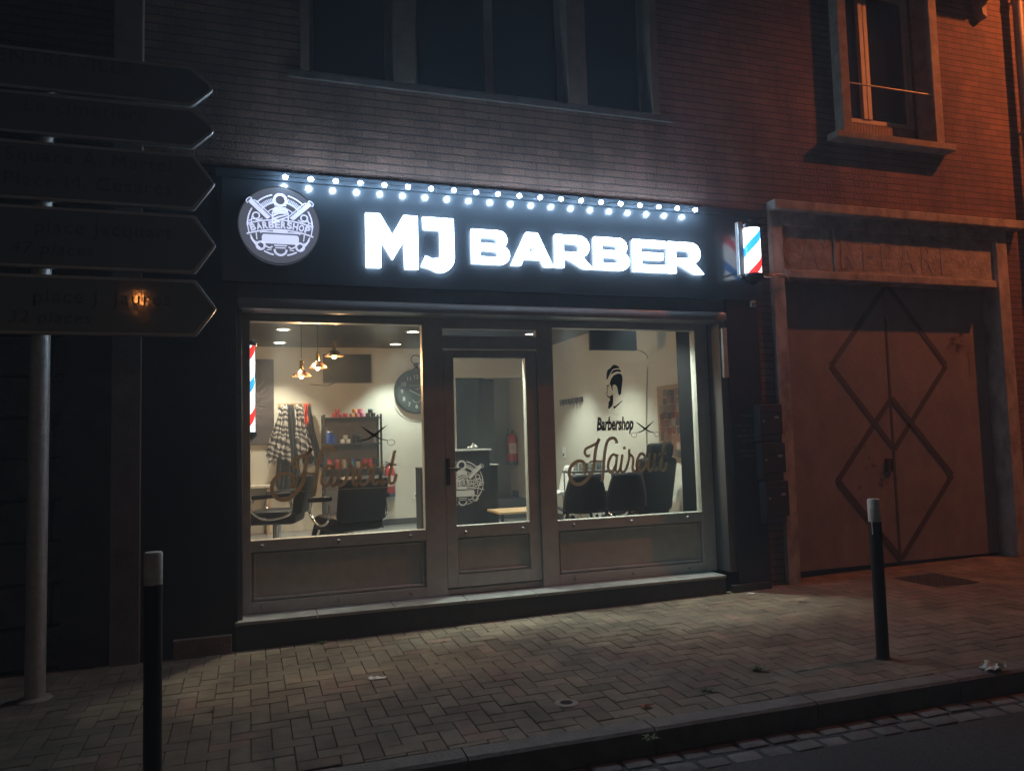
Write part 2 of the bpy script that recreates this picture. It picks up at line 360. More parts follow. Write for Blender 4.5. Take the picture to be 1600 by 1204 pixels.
# herringbone pavers, each a real bevelled slab in one sheet
bm = new(); lay = bm.loops.layers.float_color.new('tone')
A = .104; GAP = .004
def paver(x0, y0, w, d):
    cx, cy = x0+w/2, y0+d/2
    if cx < -5 or cx > 12: return
    top = .42 if 4.86 < cx < 8.0 else .06                 # blocks are cut along the kerb and run under the walls
    ya = max(y0, kerb_y(cx)+.137); yb = min(y0+d, top)
    if yb-ya < .02: return
    y0, d = ya, yb-ya; cy = y0+d/2
    t = rnd.gauss(0, 1); base = Vector((.180, .148, .106))*(1+.10*t)
    if rnd.random() < .10: base = Vector((.19, .135, .10))*(1+.08*t)
    if rnd.random() < .06: base *= .8
    h = g(cx, cy)+rnd.gauss(0, .0010)+.004*math.sin(cx*2.1+cy)*math.sin(cy*3.3); tx, ty = rnd.gauss(0, .006), rnd.gauss(0, .006)
    e = GAP/2; b_ = .004
    def P(x, y, z): return bm.verts.new((x, y, h+z+(x-cx)*(.012+tx)+(y-cy)*(.015+ty)))
    o_ = [P(x0+e, y0+e, -.003), P(x0+w-e, y0+e, -.003), P(x0+w-e, y0+d-e, -.003), P(x0+e, y0+d-e, -.003)]
    s_ = [P(x0+e, y0+e, -.022), P(x0+w-e, y0+e, -.022), P(x0+w-e, y0+d-e, -.022), P(x0+e, y0+d-e, -.022)]
    i_ = [P(x0+e+b_, y0+e+b_, 0), P(x0+w-e-b_, y0+e+b_, 0), P(x0+w-e-b_, y0+d-e-b_, 0), P(x0+e+b_, y0+d-e-b_, 0)]
    fs = [bm.faces.new(i_)]
    for k in range(4): fs.append(bm.faces.new((o_[k], o_[(k+1) % 4], i_[(k+1) % 4], i_[k]))); fs.append(bm.faces.new((s_[k], s_[(k+1) % 4], o_[(k+1) % 4], o_[k])))
    for f in fs:
        for l in f.loops: l[lay] = (*base, 1)
for i in range(-50, 118):
    for j in range(-29, 6):
        c = (i-j) % 4
        if c == 0: paver(i*A, j*A, 2*A, A)
        elif c == 3: paver(i*A, j*A, A, 2*A)
o = obj('pavement', bm, vcol_mat('paver')); tag(o, None, None, kind='structure')
# kerb stones and the two rows of gutter setts
KERB = mat('kerb_stone', (.15, .135, .12), .85, var=.35, vscale=6, bump=.6, bscale=60)
bm = new(); x = -6
while x < 12:
    L = 1.0; a, b = x, x+L-.008
    y0, y1 = kerb_y(a), kerb_y(b); z0, z1 = g(a, y0), g(b, y1)
    top = [(a, y0, z0-.012), (b, y1, z1-.012), (b, y1+.018, z1+.001), (b, y1+.135, z1+.002), (a, y0+.135, z0+.002), (a, y0+.018, z0+.001)]
    V = [bm.verts.new(p) for p in top]; W = [bm.verts.new((p[0], p[1], p[2]-.16)) for p in top]
    bm.faces.new((V[0], V[1], V[2], V[5])); bm.faces.new((V[5], V[2], V[3], V[4]))
    for k in (0, 1, 3, 4): 
        pass
    bm.faces.new((W[0], W[1], V[1], V[0])); bm.faces.new((W[3], W[4], V[4], V[3]))
    bm.faces.new((W[1], W[3], V[3], V[2], V[1])); bm.faces.new((W[4], W[0], V[0], V[5], V[4]))
    x += L
o = obj('kerb', bm, KERB); tag(o, None, None, kind='structure')
bm = new(); lay = bm.loops.layers.float_color.new('tone')
for row in range(2):
    x = -6+row*.09
    while x < 12:
        L = rnd.uniform(.15, .19); w = .118
        yk = kerb_y(x)-.015-(row+1)*.125+rnd.uniform(-.004, .004); z = g(x, yk)+ROADZ+rnd.uniform(.004, .014)
        t = Vector((.20, .18, .165))*rnd.uniform(.75, 1.2)
        before = set(bm.verts)
        rbox(bm, (x+L/2, yk+w/2, z-.03), (L-.018, w-.014, .075), (rnd.uniform(-.03, .03), rnd.uniform(-.03, .03), -.04+rnd.uniform(-.03, .03)), .016)
        nf = {f for v in bm.verts if v not in before for f in v.link_faces}
        for f in nf:
            for l in f.loops: l[lay] = (*t, 1)
        x += L
o = obj('gutter_setts', bm, vcol_mat('sett', .8, 1), smooth=True); tag(o, None, None, kind='structure')

# ------------------------------------------------------------------ brick building (upper floor, right window, slab)
bld = thing('brick_building', 'tall brick building whose upper floor has windows above the lit shop', 'building', (2, .2, 0))
bm = new(); WT = 3.5
Y0, Y1 = .08, .38
def wall(x0, x1, z0, z1): box(bm, x0, x1, Y0, Y1, z0, z1)
wall(3.70, 5.87, 3.70, 9); wall(3.7, 4.86, 3.5, 3.7); wall(5.87, 7.02, 3.70, 4.46); wall(7.02, 14, 3.70, 9); wall(5.87, 7.02, 6.6, 9); wall(.40, 3.70, 6.6, 9)
wall(4.66, 4.86, -.1, 3.5); wall(8.0, 14, -.1, 3.70)
bmesh.ops.remove_doubles(bm, verts=bm.verts[:], dist=.0005)
obj('wall', bm, BRICK, bld)
bm = new(); 
bm = new(); box(bm, -.75, .40, Y0, Y1, 3.5, 9); box(bm, .40, 3.70, Y0, Y1, 3.5, 4.45); obj('wall', bm, BRICK, bld)
bm = new(); box(bm, .30, 3.84, .06, .12, 4.395, 4.46, .006)
obj('ledge', bm, mat('dark_concrete', (.09, .08, .072), .9, var=.4, vscale=7, bump=.8, bscale=50), bld)  # ledge colour toned down so the bulbs brighten it less
bm = new()
for a, b in ((.40, .47), (1.16, 1.35), (2.76, 2.95), (3.62, 3.70)):
    bm = new(); box(bm, a, b, .06, .30, 4.46, 6.6, .004); obj('window_pillar', bm, mat('dark_render', (.15, .125, .105), .9, var=.3, vscale=6, bump=.5), bld)  # pillar colour darkened to offset the light of the bulbs
for a, b in ((.47, 1.16), (1.35, 2.76), (2.95, 3.62)):
    bm = new(); y = .2
    box(bm, a, a+.05, y, y+.05, 4.46, 6.6); box(bm, b-.05, b, y, y+.05, 4.46, 6.6); box(bm, a+.05, b-.05, y, y+.05, 4.46, 4.53)
    if b-a > 1: box(bm, (a+b)/2-.04, (a+b)/2+.04, y, y+.05, 4.53, 6.6)
    w = obj('window', bm, mat('upper_frame', (.16, .14, .13), .5, var=.2), bld)
    bm = new(); box(bm, a+.05, b-.05, y+.02, y+.028, 4.53, 6.6); obj('pane', bm, GLASSD, w)
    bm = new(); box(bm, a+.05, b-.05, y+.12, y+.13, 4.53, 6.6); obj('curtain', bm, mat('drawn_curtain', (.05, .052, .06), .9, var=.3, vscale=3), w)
# right window with its concrete surround
bm = new()
box(bm, 5.77, 5.88, -.04, .20, 4.47, 6.25, .004); box(bm, 7.01, 7.12, -.04, .20, 4.47, 6.25, .004); box(bm, 5.77, 7.12, -.04, .20, 6.25, 6.4, .004)
rw = obj('window_surround', bm, CONC, bld, label='pale concrete surround standing proud of the brick')
bm = new(); box(bm, 5.66, 7.25, -.07, .20, 4.40, 4.47, .006); obj('window_sill', bm, CONC, rw)
bm = new(); y = .24
box(bm, 5.88, 5.95, y, y+.06, 4.47, 6.25); box(bm, 6.94, 7.01, y, y+.06, 4.47, 6.25); box(bm, 5.95, 6.94, y, y+.06, 6.18, 6.25); box(bm, 5.95, 6.94, y, y+.06, 4.70, 4.77)
box(bm, 6.30, 6.355, y-.015, y+.045, 4.77, 6.18, .004); box(bm, 6.365, 6.42, y-.012, y+.048, 4.77, 6.18, .004)
w = obj('window', bm, mat('old_white_frame', (.45, .42, .38), .6, var=.2), bld)
bm = new(); box(bm, 5.95, 6.94, y+.03, y+.036, 4.77, 6.18); obj('pane', bm, GLASSD, w)
bm = new(); box(bm, 5.95, 6.94, y+.2, y+.22, 4.5, 6.3); obj('curtain', bm, MATS['drawn_curtain'], w)
bm = new()
for k in range(26): box(bm, 5.90+k*.041, 5.90+k*.041+.036, y-.03, y-.012, 4.52, 4.70)
box(bm, 5.88, 7.0, y-.012, y, 4.50, 4.72)
obj('ribbed_panel', bm, mat('panel_slat', (.20, .15, .12), .7, var=.2), w)
bm = new(); tube(bm, [(5.88, .0, 5.02), (7.01, .0, 5.02)], .008); obj('guard_rail', bm, STEEL, rw)
# slab projecting over the window with its curved bracket
bm = new(); box(bm, 7.22, 8.06, -.30, .08, 6.30, 6.40, .006)
sl = obj('slab', bm, CONC, bld)
bm = new(); prism(bm, [(7.78, 6.30), (7.9, 6.30), (7.9, 6.02), (7.84, 6.06)], -.02, .08); obj('bracket', bm, CONC, sl)
# room darkness behind the upper windows
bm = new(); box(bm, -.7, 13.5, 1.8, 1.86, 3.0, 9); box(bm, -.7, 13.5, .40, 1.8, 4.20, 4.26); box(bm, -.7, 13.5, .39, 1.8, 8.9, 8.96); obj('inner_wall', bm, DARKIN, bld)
# downpipes
def downpipe(x, yy, z0, z1, label, r=.052):
    t = thing('downpipe', label, 'downpipe', (x, yy, z0), group='rainwater pipes on the brick wall')
    bm = new(); tube(bm, [(x, yy, z0), (x, yy, z1)], r, 14); obj('pipe', bm, mat('pipe_paint', (.26, .22, .19), .5, var=.25, vscale=12), t, smooth=True)
    for z in (1.2, 3.1, 4.75, 6.3):
        if z0 < z < z1:
            bm = new(); lathe(bm, [(r+.004, -.02), (r+.011, -.02), (r+.011, .02), (r+.004, .02)], (x, yy, z), 14); box(bm, x-.012, x+.012, yy+r-.01, .085, z-.015, z+.015); obj('clamp', bm, STEEL, t)
downpipe(8.38, -.02, .03, 9, 'left of the two downpipes on the brick wall beside the garage')
downpipe(8.78, -.02, .03, 9, 'right of the two downpipes at the far right of the brick wall')

# ------------------------------------------------------------------ neighbouring dark facade on the left
nb = thing('neighbour_house', 'unlit dark house with banded stonework behind the direction signs', 'building', (-4, .3, -.1))
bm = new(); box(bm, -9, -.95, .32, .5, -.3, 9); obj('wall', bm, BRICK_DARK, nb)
DST = mat('dark_stone', (.075, .065, .06), .8, var=.4, vscale=6, bump=.8, bscale=40)  # dark tone with random variation for the banded stone
bm = new(); z = -.12; k = 0
while z < 3.4:
    h = .30; off = .0 if k % 2 else .12
    x = -8.8-off
    while x < -1.35:
        x2 = min(x+.62, -1.28); box(bm, x+.006, x2-.006, .22+rnd.uniform(0, .012), .32, z+.012, z+h-.012, .012); x = x2
    z += h; k += 1
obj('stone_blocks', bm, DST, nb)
bm = new(); box(bm, -.95, -.75, .0, .5, -.3, 9, .008); obj('pilaster', bm, mat('pilaster_render', (.15, .125, .115), .8, var=.3, vscale=4, bump=.5), nb)
bm = new(); box(bm, -1.28, -.95, .12, .5, -.3, 3.4); obj('door', bm, DWOOD, nb)

# ------------------------------------------------------------------ shopfront
shop = thing('barber_shopfront', 'black fronted barber shop with taupe window frames and a lit interior', 'shopfront', (2.1, .2, 0))
bm = new(); box(bm, -.20, 4.70, 0, .12, 2.69, 3.50, .004); box(bm, -.24, 4.74, -.022, .12, 3.50, 3.57, .004)
fas = obj('fascia', bm, BLACK, shop)
bm = new(); box(bm, -.75, -.09, .02, .5, -.16, 3.5, .004); obj('pier', bm, BLACKP, shop)
bm = new(); box(bm, 4.30, 4.655, .02, .5, -.12, 2.69, .004); rp_ = obj('pier', bm, BLACKP, shop)
bm = new(); box(bm, -.53, -.13, -.035, .02, -.13, .045, .006); obj('plinth_block', bm, mat('brown_stone', (.15, .12, .10), .8, var=.3, vscale=8, bump=.6), shop)
bm = new(); box(bm, 4.20, 4.62, -.03, .02, -.11, .03, .005); obj('plinth_block', bm, STONE_D, shop)
bm = new(); box(bm, -.75, 4.66, .12, .35, 2.70, 3.5); obj('fascia_backing', bm, DARKIN, shop)
# shutter box: upper recess and paler lower housing
bm = new(); box(bm, -.09, 4.30, .05, .33, 2.575, 2.70, .003); obj('shutter_box', bm, mat('shutter_paint', (.085, .08, .075), .5, var=.2), shop)
bm = new(); box(bm, -.09, 4.30, .012, .33, 2.485, 2.575, .022); obj('shutter_housing', bm, SHUT, shop, smooth=True)
bm = new(); box(bm, 4.22, 4.30, .04, .25, .14, 2.485, .003); obj('shutter_rail', bm, mat('rail_metal', (.13, .13, .13), .4, metal=.5), shop)
bm = new(); box(bm, -.09, -.055, .06, .25, .13, 2.485, .003); obj('shutter_rail', bm, MATS['rail_metal'], shop)
bm = new(); box(bm, 4.235, 4.285, .005, .04, 1.95, 2.42, .004); obj('guide_cover', bm, mat('worn_cream', (.4, .38, .3), .6, var=.2), shop)
# step
bm = new(); box(bm, -.11, 4.14, 0, .5, -.16, .105, .004); st = obj('step', bm, STONE_D, shop)
x = -.11; k = 0
while x < 4.13:
    x2 = min(x+.6, 4.145); bm = new(); box(bm, x+.003, x2-.003, -.012, .249, .105, .127, .003); obj('tile', bm, TILE, st); x = x2
bm = new(); box(bm, -.11, 4.13, .0, .249, .10, .1085); obj('grout', bm, mat('grout', (.5, .5, .48), .9), st)
# frame members
F0, F1 = .25, .34
def fr(bm, x0, x1, z0, z1, y0=F0, y1=F1, bev=.004): return box(bm, x0, x1, y0, y1, z0, z1, bev)
bm = new()
fr(bm, -.055, .005, .127, 2.485); fr(bm, 4.08, 4.22, .127, 2.485); fr(bm, 1.40, 1.58, .127, 2.485); fr(bm, 2.445, 2.60, .127, 2.485)
for a, b in ((.005, 1.40), (2.60, 4.08)):
    fr(bm, a, b, 2.425, 2.485); fr(bm, a, b, .60, .69); fr(bm, a, b, .127, .215)
fr(bm, 1.58, 2.445, 2.40, 2.485); fr(bm, 1.58, 2.445, 2.225, 2.335)
fr(bm, 1.58, 2.445, .127, .175, F0+.02)
frm = obj('frame', bm, FRAME, shop)
# thin mouldings and fixing studs
for a, b in ((.005, 1.40), (2.60, 4.08)):
    bm = new(); box(bm, a, b, .29, .31, .215, .60); kp = obj('kick_panel', bm, FRAME, shop)
    bm = new(); fr(bm, a+.02, b-.02, .222, .245, .262, .29, .009); fr(bm, a+.02, b-.02, .575, .59, .268, .29, .006); fr(bm, a+.02, a+.035, .245, .575, .272, .29, .004); fr(bm, b-.035, b-.02, .245, .575, .272, .29, .004)
    obj('moulding', bm, FRAME, kp, smooth=True)
for x in (.09, .68, 1.27, 2.75, 3.33, 3.92):
    for z in (.175, .645):
        bm = new(); lathe(bm, [(.0155, .25), (.0155, .241), (.011, .233), (.002, .230)], (x, 0, z), 14, 'Y'); obj('stud', bm, STEEL, frm, smooth=True)
for x in (1.75, 2.27):
    bm = new(); lathe(bm, [(.0155, .262), (.0155, .253), (.011, .245), (.002, .242)], (x, 0, .645), 14, 'Y'); obj('stud', bm, STEEL, frm, smooth=True)
# door
bm = new(); D0 = .262
fr(bm, 1.585, 1.675, .185, 2.215, D0); fr(bm, 2.335, 2.438, .185, 2.215, D0); fr(bm, 1.675, 2.335, 2.145, 2.215, D0); fr(bm, 1.675, 2.335, .60, .70, D0); fr(bm, 1.675, 2.335, .185, .29, D0)
box(bm, 1.675, 2.335, .295, .315, .29, .60)
door = obj('door', bm, FRAME, shop)
bm = new(); fr(bm, 1.70, 2.31, .298, .318, .27, .295, .009); fr(bm, 1.70, 2.31, .575, .588, .278, .295, .005); obj('moulding', bm, FRAME, door, smooth=True)
bm = new(); box(bm, 1.675, 2.335, .298, .306, .70, 2.145); obj('door_glass', bm, GLASS, door)
bm = new(); box(bm, 1.59, 1.622, D0-.02, D0, 1.05, 1.28, .006); tube(bm, [(1.606, D0-.02, 1.19), (1.606, D0-.06, 1.19), (1.70, D0-.062, 1.19)], .009); obj('handle', bm, mat('bronze_handle', (.10, .085, .07), .35, metal=.7), door, smooth=True)
bm = new(); box(bm, 1.58, 2.445, .294, .302, 2.335, 2.40); obj('transom_glass', bm, glass_mat('frosted_transom', (.75, .8, .85), film=.25), shop)
# window panes with their vinyl lettering
HC = dict(
 hook=[(2.952,1.261),(2.922,1.254),(2.899,1.283),(2.912,1.32),(2.974,1.347),(3.026,1.373),(3.05,1.409)],
 stem1=[(3.05,1.411),(3.027,1.367),(3.005,1.293),(2.991,1.206),(2.977,1.132),(2.933,1.066),(2.869,1.012),(2.802,1.005),(2.756,1.044),(2.739,1.108),(2.759,1.167),(2.813,1.207),(2.863,1.21),(2.899,1.179),(2.906,1.135),(2.883,1.095)],
 bar=[(2.937,1.193),(2.976,1.206),(3.073,1.203)],
 stem2=[(3.225,1.362),(3.22,1.391),(3.195,1.411),(3.156,1.406),(3.125,1.372),(3.103,1.297),(3.088,1.209),(3.077,1.108),(3.062,1.017)],
 a1=[(3.222,1.245),(3.181,1.259),(3.145,1.217),(3.127,1.153),(3.138,1.107),(3.170,1.100),(3.203,1.16)],
 a2=[(3.226,1.262),(3.209,1.17),(3.204,1.113),(3.223,1.093),(3.257,1.14)],
 i=[(3.281,1.259),(3.262,1.176),(3.255,1.118),(3.273,1.093),(3.311,1.123),(3.338,1.194),(3.355,1.255)],
 r1=[(3.352,1.305),(3.350,1.262),(3.378,1.238),(3.390,1.205),(3.380,1.150),(3.380,1.112),(3.396,1.093),(3.422,1.115),(3.446,1.183)],
 c=[(3.499,1.188),(3.512,1.226),(3.484,1.26),(3.448,1.238),(3.424,1.18),(3.425,1.122),(3.459,1.094),(3.499,1.119),(3.533,1.18)],
 u1=[(3.559,1.262),(3.548,1.193),(3.541,1.124),(3.559,1.096),(3.593,1.126),(3.612,1.19)], u2=[(3.620,1.258),(3.606,1.16),(3.614,1.099),(3.647,1.12)],
 t=[(3.728,1.369),(3.7,1.251),(3.675,1.14),(3.684,1.096),(3.717,1.105),(3.738,1.172)], tb=[(3.655,1.248),(3.74,1.25)])
WD = dict(hook=.026, stem1=.032, bar=.016, stem2=.030, tb=.015)
def haircut(dx, dz, y, sc=1.0):
    bm = new(); k = 0
    for n_, p in HC.items():
        k += 1; ribbon(bm, [(2.72+(a-2.72)*sc+dx, b+dz) for a, b in p], WD.get(n_, .026)*(.8 if sc > 1.2 else 1), y-.0003*k, .0008, n=8)
    lathe(bm, [(.0, y-.0003), (.0155, y-.0003), (.0155, y+.0005), (0, y+.0005)], (3.303+dx, 0, 1.317+dz), 16, 'Y', False)
    return bm
def scissors(x0, z0, y, s=1.0):
    """open scissors: blades up, finger rings down"""
    bm = new(); q = lambda p: [(x0+a*s, z0+b*s) for a, b in p]
    prism(bm, q([(-.098, .060), (-.080, .055), (.012, -.004), (.03, -.02), (-.006, -.018)]), y, y+.0008)
    prism(bm, q([(.098, .066), (.075, .055), (-.014, -.006), (-.03, -.022), (.006, -.018)]), y-.001, y-.0002)
    ribbon(bm, q([(.0, -.008), (.05, -.035), (.095, -.045)]), [.014*s, .006*s], y-.002, .0008); ribbon(bm, q([(.0, -.008), (-.05, -.033), (-.095, -.041)]), [.014*s, .006*s], y-.003, .0008)
    ribbon(bm, q(arc(.122, -.062, .028, 0, 360, 14, .022)), .004*s, y-.004, .0008, False); ribbon(bm, q(arc(-.122, -.062, .028, 0, 360, 14, .022)), .004*s, y-.005, .0008, False)
    return bm
HEAD = [
 [(3.147,1.955),(3.147,2.009),(3.159,2.044),(3.19,2.064),(3.213,2.089),(3.238,2.095),(3.273,2.079),(3.283,2.06),(3.244,2.061),(3.211,2.05),(3.182,2.009),(3.158,1.96)],
 [(3.187,2.0),(3.216,2.043),(3.244,2.05),(3.287,2.05),(3.301,2.025),(3.276,2.029),(3.254,2.032),(3.221,2.019)],
 [(3.176,1.915),(3.191,1.96),(3.22,1.995),(3.253,2.01),(3.286,2.012),(3.308,1.995),(3.312,1.95),(3.3,1.89),(3.289,1.821),(3.269,1.805),(3.259,1.831),(3.253,1.881),(3.24,1.903),(3.216,1.91),(3.204,1.891),(3.206,1.851),(3.198,1.861),(3.189,1.901)],
 [(3.142,1.901),(3.175,1.905),(3.175,1.897),(3.145,1.892)], [(3.153,1.891),(3.139,1.817),(3.144,1.812),(3.158,1.886)],
 [(3.139,1.815),(3.157,1.803),(3.176,1.797),(3.202,1.821),(3.206,1.797),(3.203,1.733),(3.191,1.708),(3.163,1.683),(3.152,1.689),(3.159,1.748),(3.175,1.763),(3.173,1.787),(3.151,1.791)],
 [(3.205,1.713),(3.219,1.704),(3.298,1.759),(3.303,1.755),(3.223,1.688),(3.212,1.679),(3.207,1.693)]]
YP = .290
for side, (a, b) in enumerate(((.005, 1.40), (2.60, 4.08))):
    bm = new(); box(bm, a, b, YP, YP+.008, .69, 2.425); pane = obj('window_pane', bm, GLASS, shop)
    if side == 0:
        obj('haircut_lettering', haircut(-2.572, -.008, YP-.004), DECAL, pane)
        bm = new(); box(bm, .38, 1.16, YP-.006, YP-.0052, 1.055, 1.0595); obj('underline', bm, DECAL, pane)
        obj('scissors_emblem', scissors(.985, 1.50, YP-.003, 1.15), DECALK, pane)
    else:
        obj('haircut_lettering', haircut(0, 0, YP-.004), DECAL, pane)
        obj('scissors_emblem', scissors(3.528, 1.497, YP-.003), DECALK, pane)
        bm = new()
        for p in HEAD: prism(bm, p, YP-.003, YP-.002)
        obj('bearded_head_emblem', bm, DECALK, pane)
        t1 = fit_text('Barbershop', 3.035, 3.402, 1.452, 1.600, YP-.003, shear=.25, bold=.012)
        for v in t1.verts: v.co.z -= .0*(v.co.x-3.035)
        obj('barbershop_lettering', t1, DECALK, pane)
        obj('barbershop_outline', fit_text('Barbershop', 3.027, 3.410, 1.443, 1.609, YP-.0012, shear=.25, bold=.045), mat('white_film', (.55, .56, .52), .7), pane)
# opening hours on the right pier
FAINT = mat('faint_white_vinyl', (.16, .17, .18), .6)
z = 1.60
for s, w in (('HORAIRES', .12), ('', 0), ('MARDI MERCREDI JEUDI', .27), ('9h - 19h', .11), ('VENDREDI SAMEDI', .24), ('9h - 20h', .14), ('', 0), ('DIMANCHE LUNDI', .21), ('FERME', .14)):
    if s: obj('opening_hours', fit_text(s, 4.475-w/2, 4.475+w/2, z-.018, z, .0195), FAINT, rp_)
    z -= .048

# ------------------------------------------------------------------ big sign letters
def Bl(x0, x1, z0, z1):
    w = x1-x0; h = z1-z0; t = .072; r1, r2 = h*.27, h*.28
    out = [(x0, z0), (x1-r2, z0)] + arc(x1-r2, z0+r2, r2, -90, 62, 9) + arc(x1-r1-.02, z1-r1, r1, -38, 90, 8) + [(x0, z1)]
    h1 = [(x0+t, z0+h*.60), (x1-r1-.05, z0+h*.60)] + arc(x1-r1-.05, z0+h*.695, h*.095, -70, 70, 5) + [(x0+t, z0+h*.79)]
    h2 = [(x0+t, z0+h*.20), (x1-r2-.045, z0+h*.20)] + arc(x1-r2-.045, z0+h*.30, h*.10, -70, 70, 5) + [(x0+t, z0+h*.40)]
    return [out, h1, h2]
def Al(x0, x1, z0, z1):
    c = (x0+x1)/2; h = z1-z0; t = .085
    return [[(x0, z0), (x0+t, z0), (x0+t+.024, z0+h*.2), (x1-t-.024, z0+h*.2), (x1-t, z0), (x1, z0), (c+.052, z1), (c-.052, z1)],
            [(c-.036, z0+h*.42), (c+.036, z0+h*.42), (c, z0+h*.68)]]
def Rl(x0, x1, z0, z1):
    h = z1-z0; t = .075; r = h*.34
    out = [(x0, z0), (x0+t, z0), (x0+t, z0+h*.26), (x0+t+.055, z0+h*.26), (x1-.09, z0), (x1, z0), (x1-.095, z0+h*.34)] + arc(x1-r-.03, z1-r, r, -45, 90, 9) + [(x0, z1)]
    return [out, [(x0+t, z0+h*.48), (x1-r-.06, z0+h*.48)] + arc(x1-r-.06, z0+h*.62, h*.14, -70, 70, 5) + [(x0+t, z0+h*.76)]]
def El(x0, x1, z0, z1):
    h = z1-z0; t = .078; q = .062
    return [[(x0, z0), (x1, z0), (x1, z0+q), (x0+t, z0+q), (x0+t, z0+h*.5-q/2), (x1-.03, z0+h*.5-q/2), (x1-.03, z0+h*.5+q/2), (x0+t, z0+h*.5+q/2), (x0+t, z1-q), (x1-.005, z1-q), (x1-.005, z1), (x0, z1)]]
Ml = [[(.896,3.285),(1.009,3.285),(1.110,3.115),(1.205,3.285),(1.320,3.285),(1.320,2.843),(1.210,2.843),(1.205,3.075),(1.110,2.914),(1.014,3.075),(1.012,2.843),(.896,2.843)]]
Jl = [[(1.366,3.283),(1.626,3.283),(1.628,2.965)] + arc(1.505, 2.955, .123, -5, -125, 9, .13) + [(1.348,2.872),(1.384,2.958),(1.440,2.934)] + arc(1.478, 2.975, .034, -90, 0, 5) + [(1.512,3.183),(1.374,3.183)]]
sg = thing('shop_sign_letters', 'glowing white MJ BARBER letters fixed on the black fascia', 'sign letters', (2.5, 0, 2.85))
zb, zt = 2.917, 3.208
for ch, L in (('M', Ml), ('J', Jl), ('B', Bl(1.783, 2.118, zb, zt)), ('A', Al(2.133, 2.518, zb, zt)), ('R', Rl(2.545, 2.897, zb, zt)), ('B', Bl(2.922, 3.262, zb, zt)), ('E', El(3.308, 3.640, zb, zt)), ('R', Rl(3.668, 4.035, zb, zt))):
    e = obj('letter', shape2d(L, -.036, -.014), LETM, sg, label='glowing white letter '+ch)
    bm = shape2d(L, -.014, -.001); obj('letter_casing', bm, mat('letter_return', (.6, .62, .65), .4, emit=(.55, .75, 1), es=6), e)  # casing given its own bluish glow to form a halo round the letter

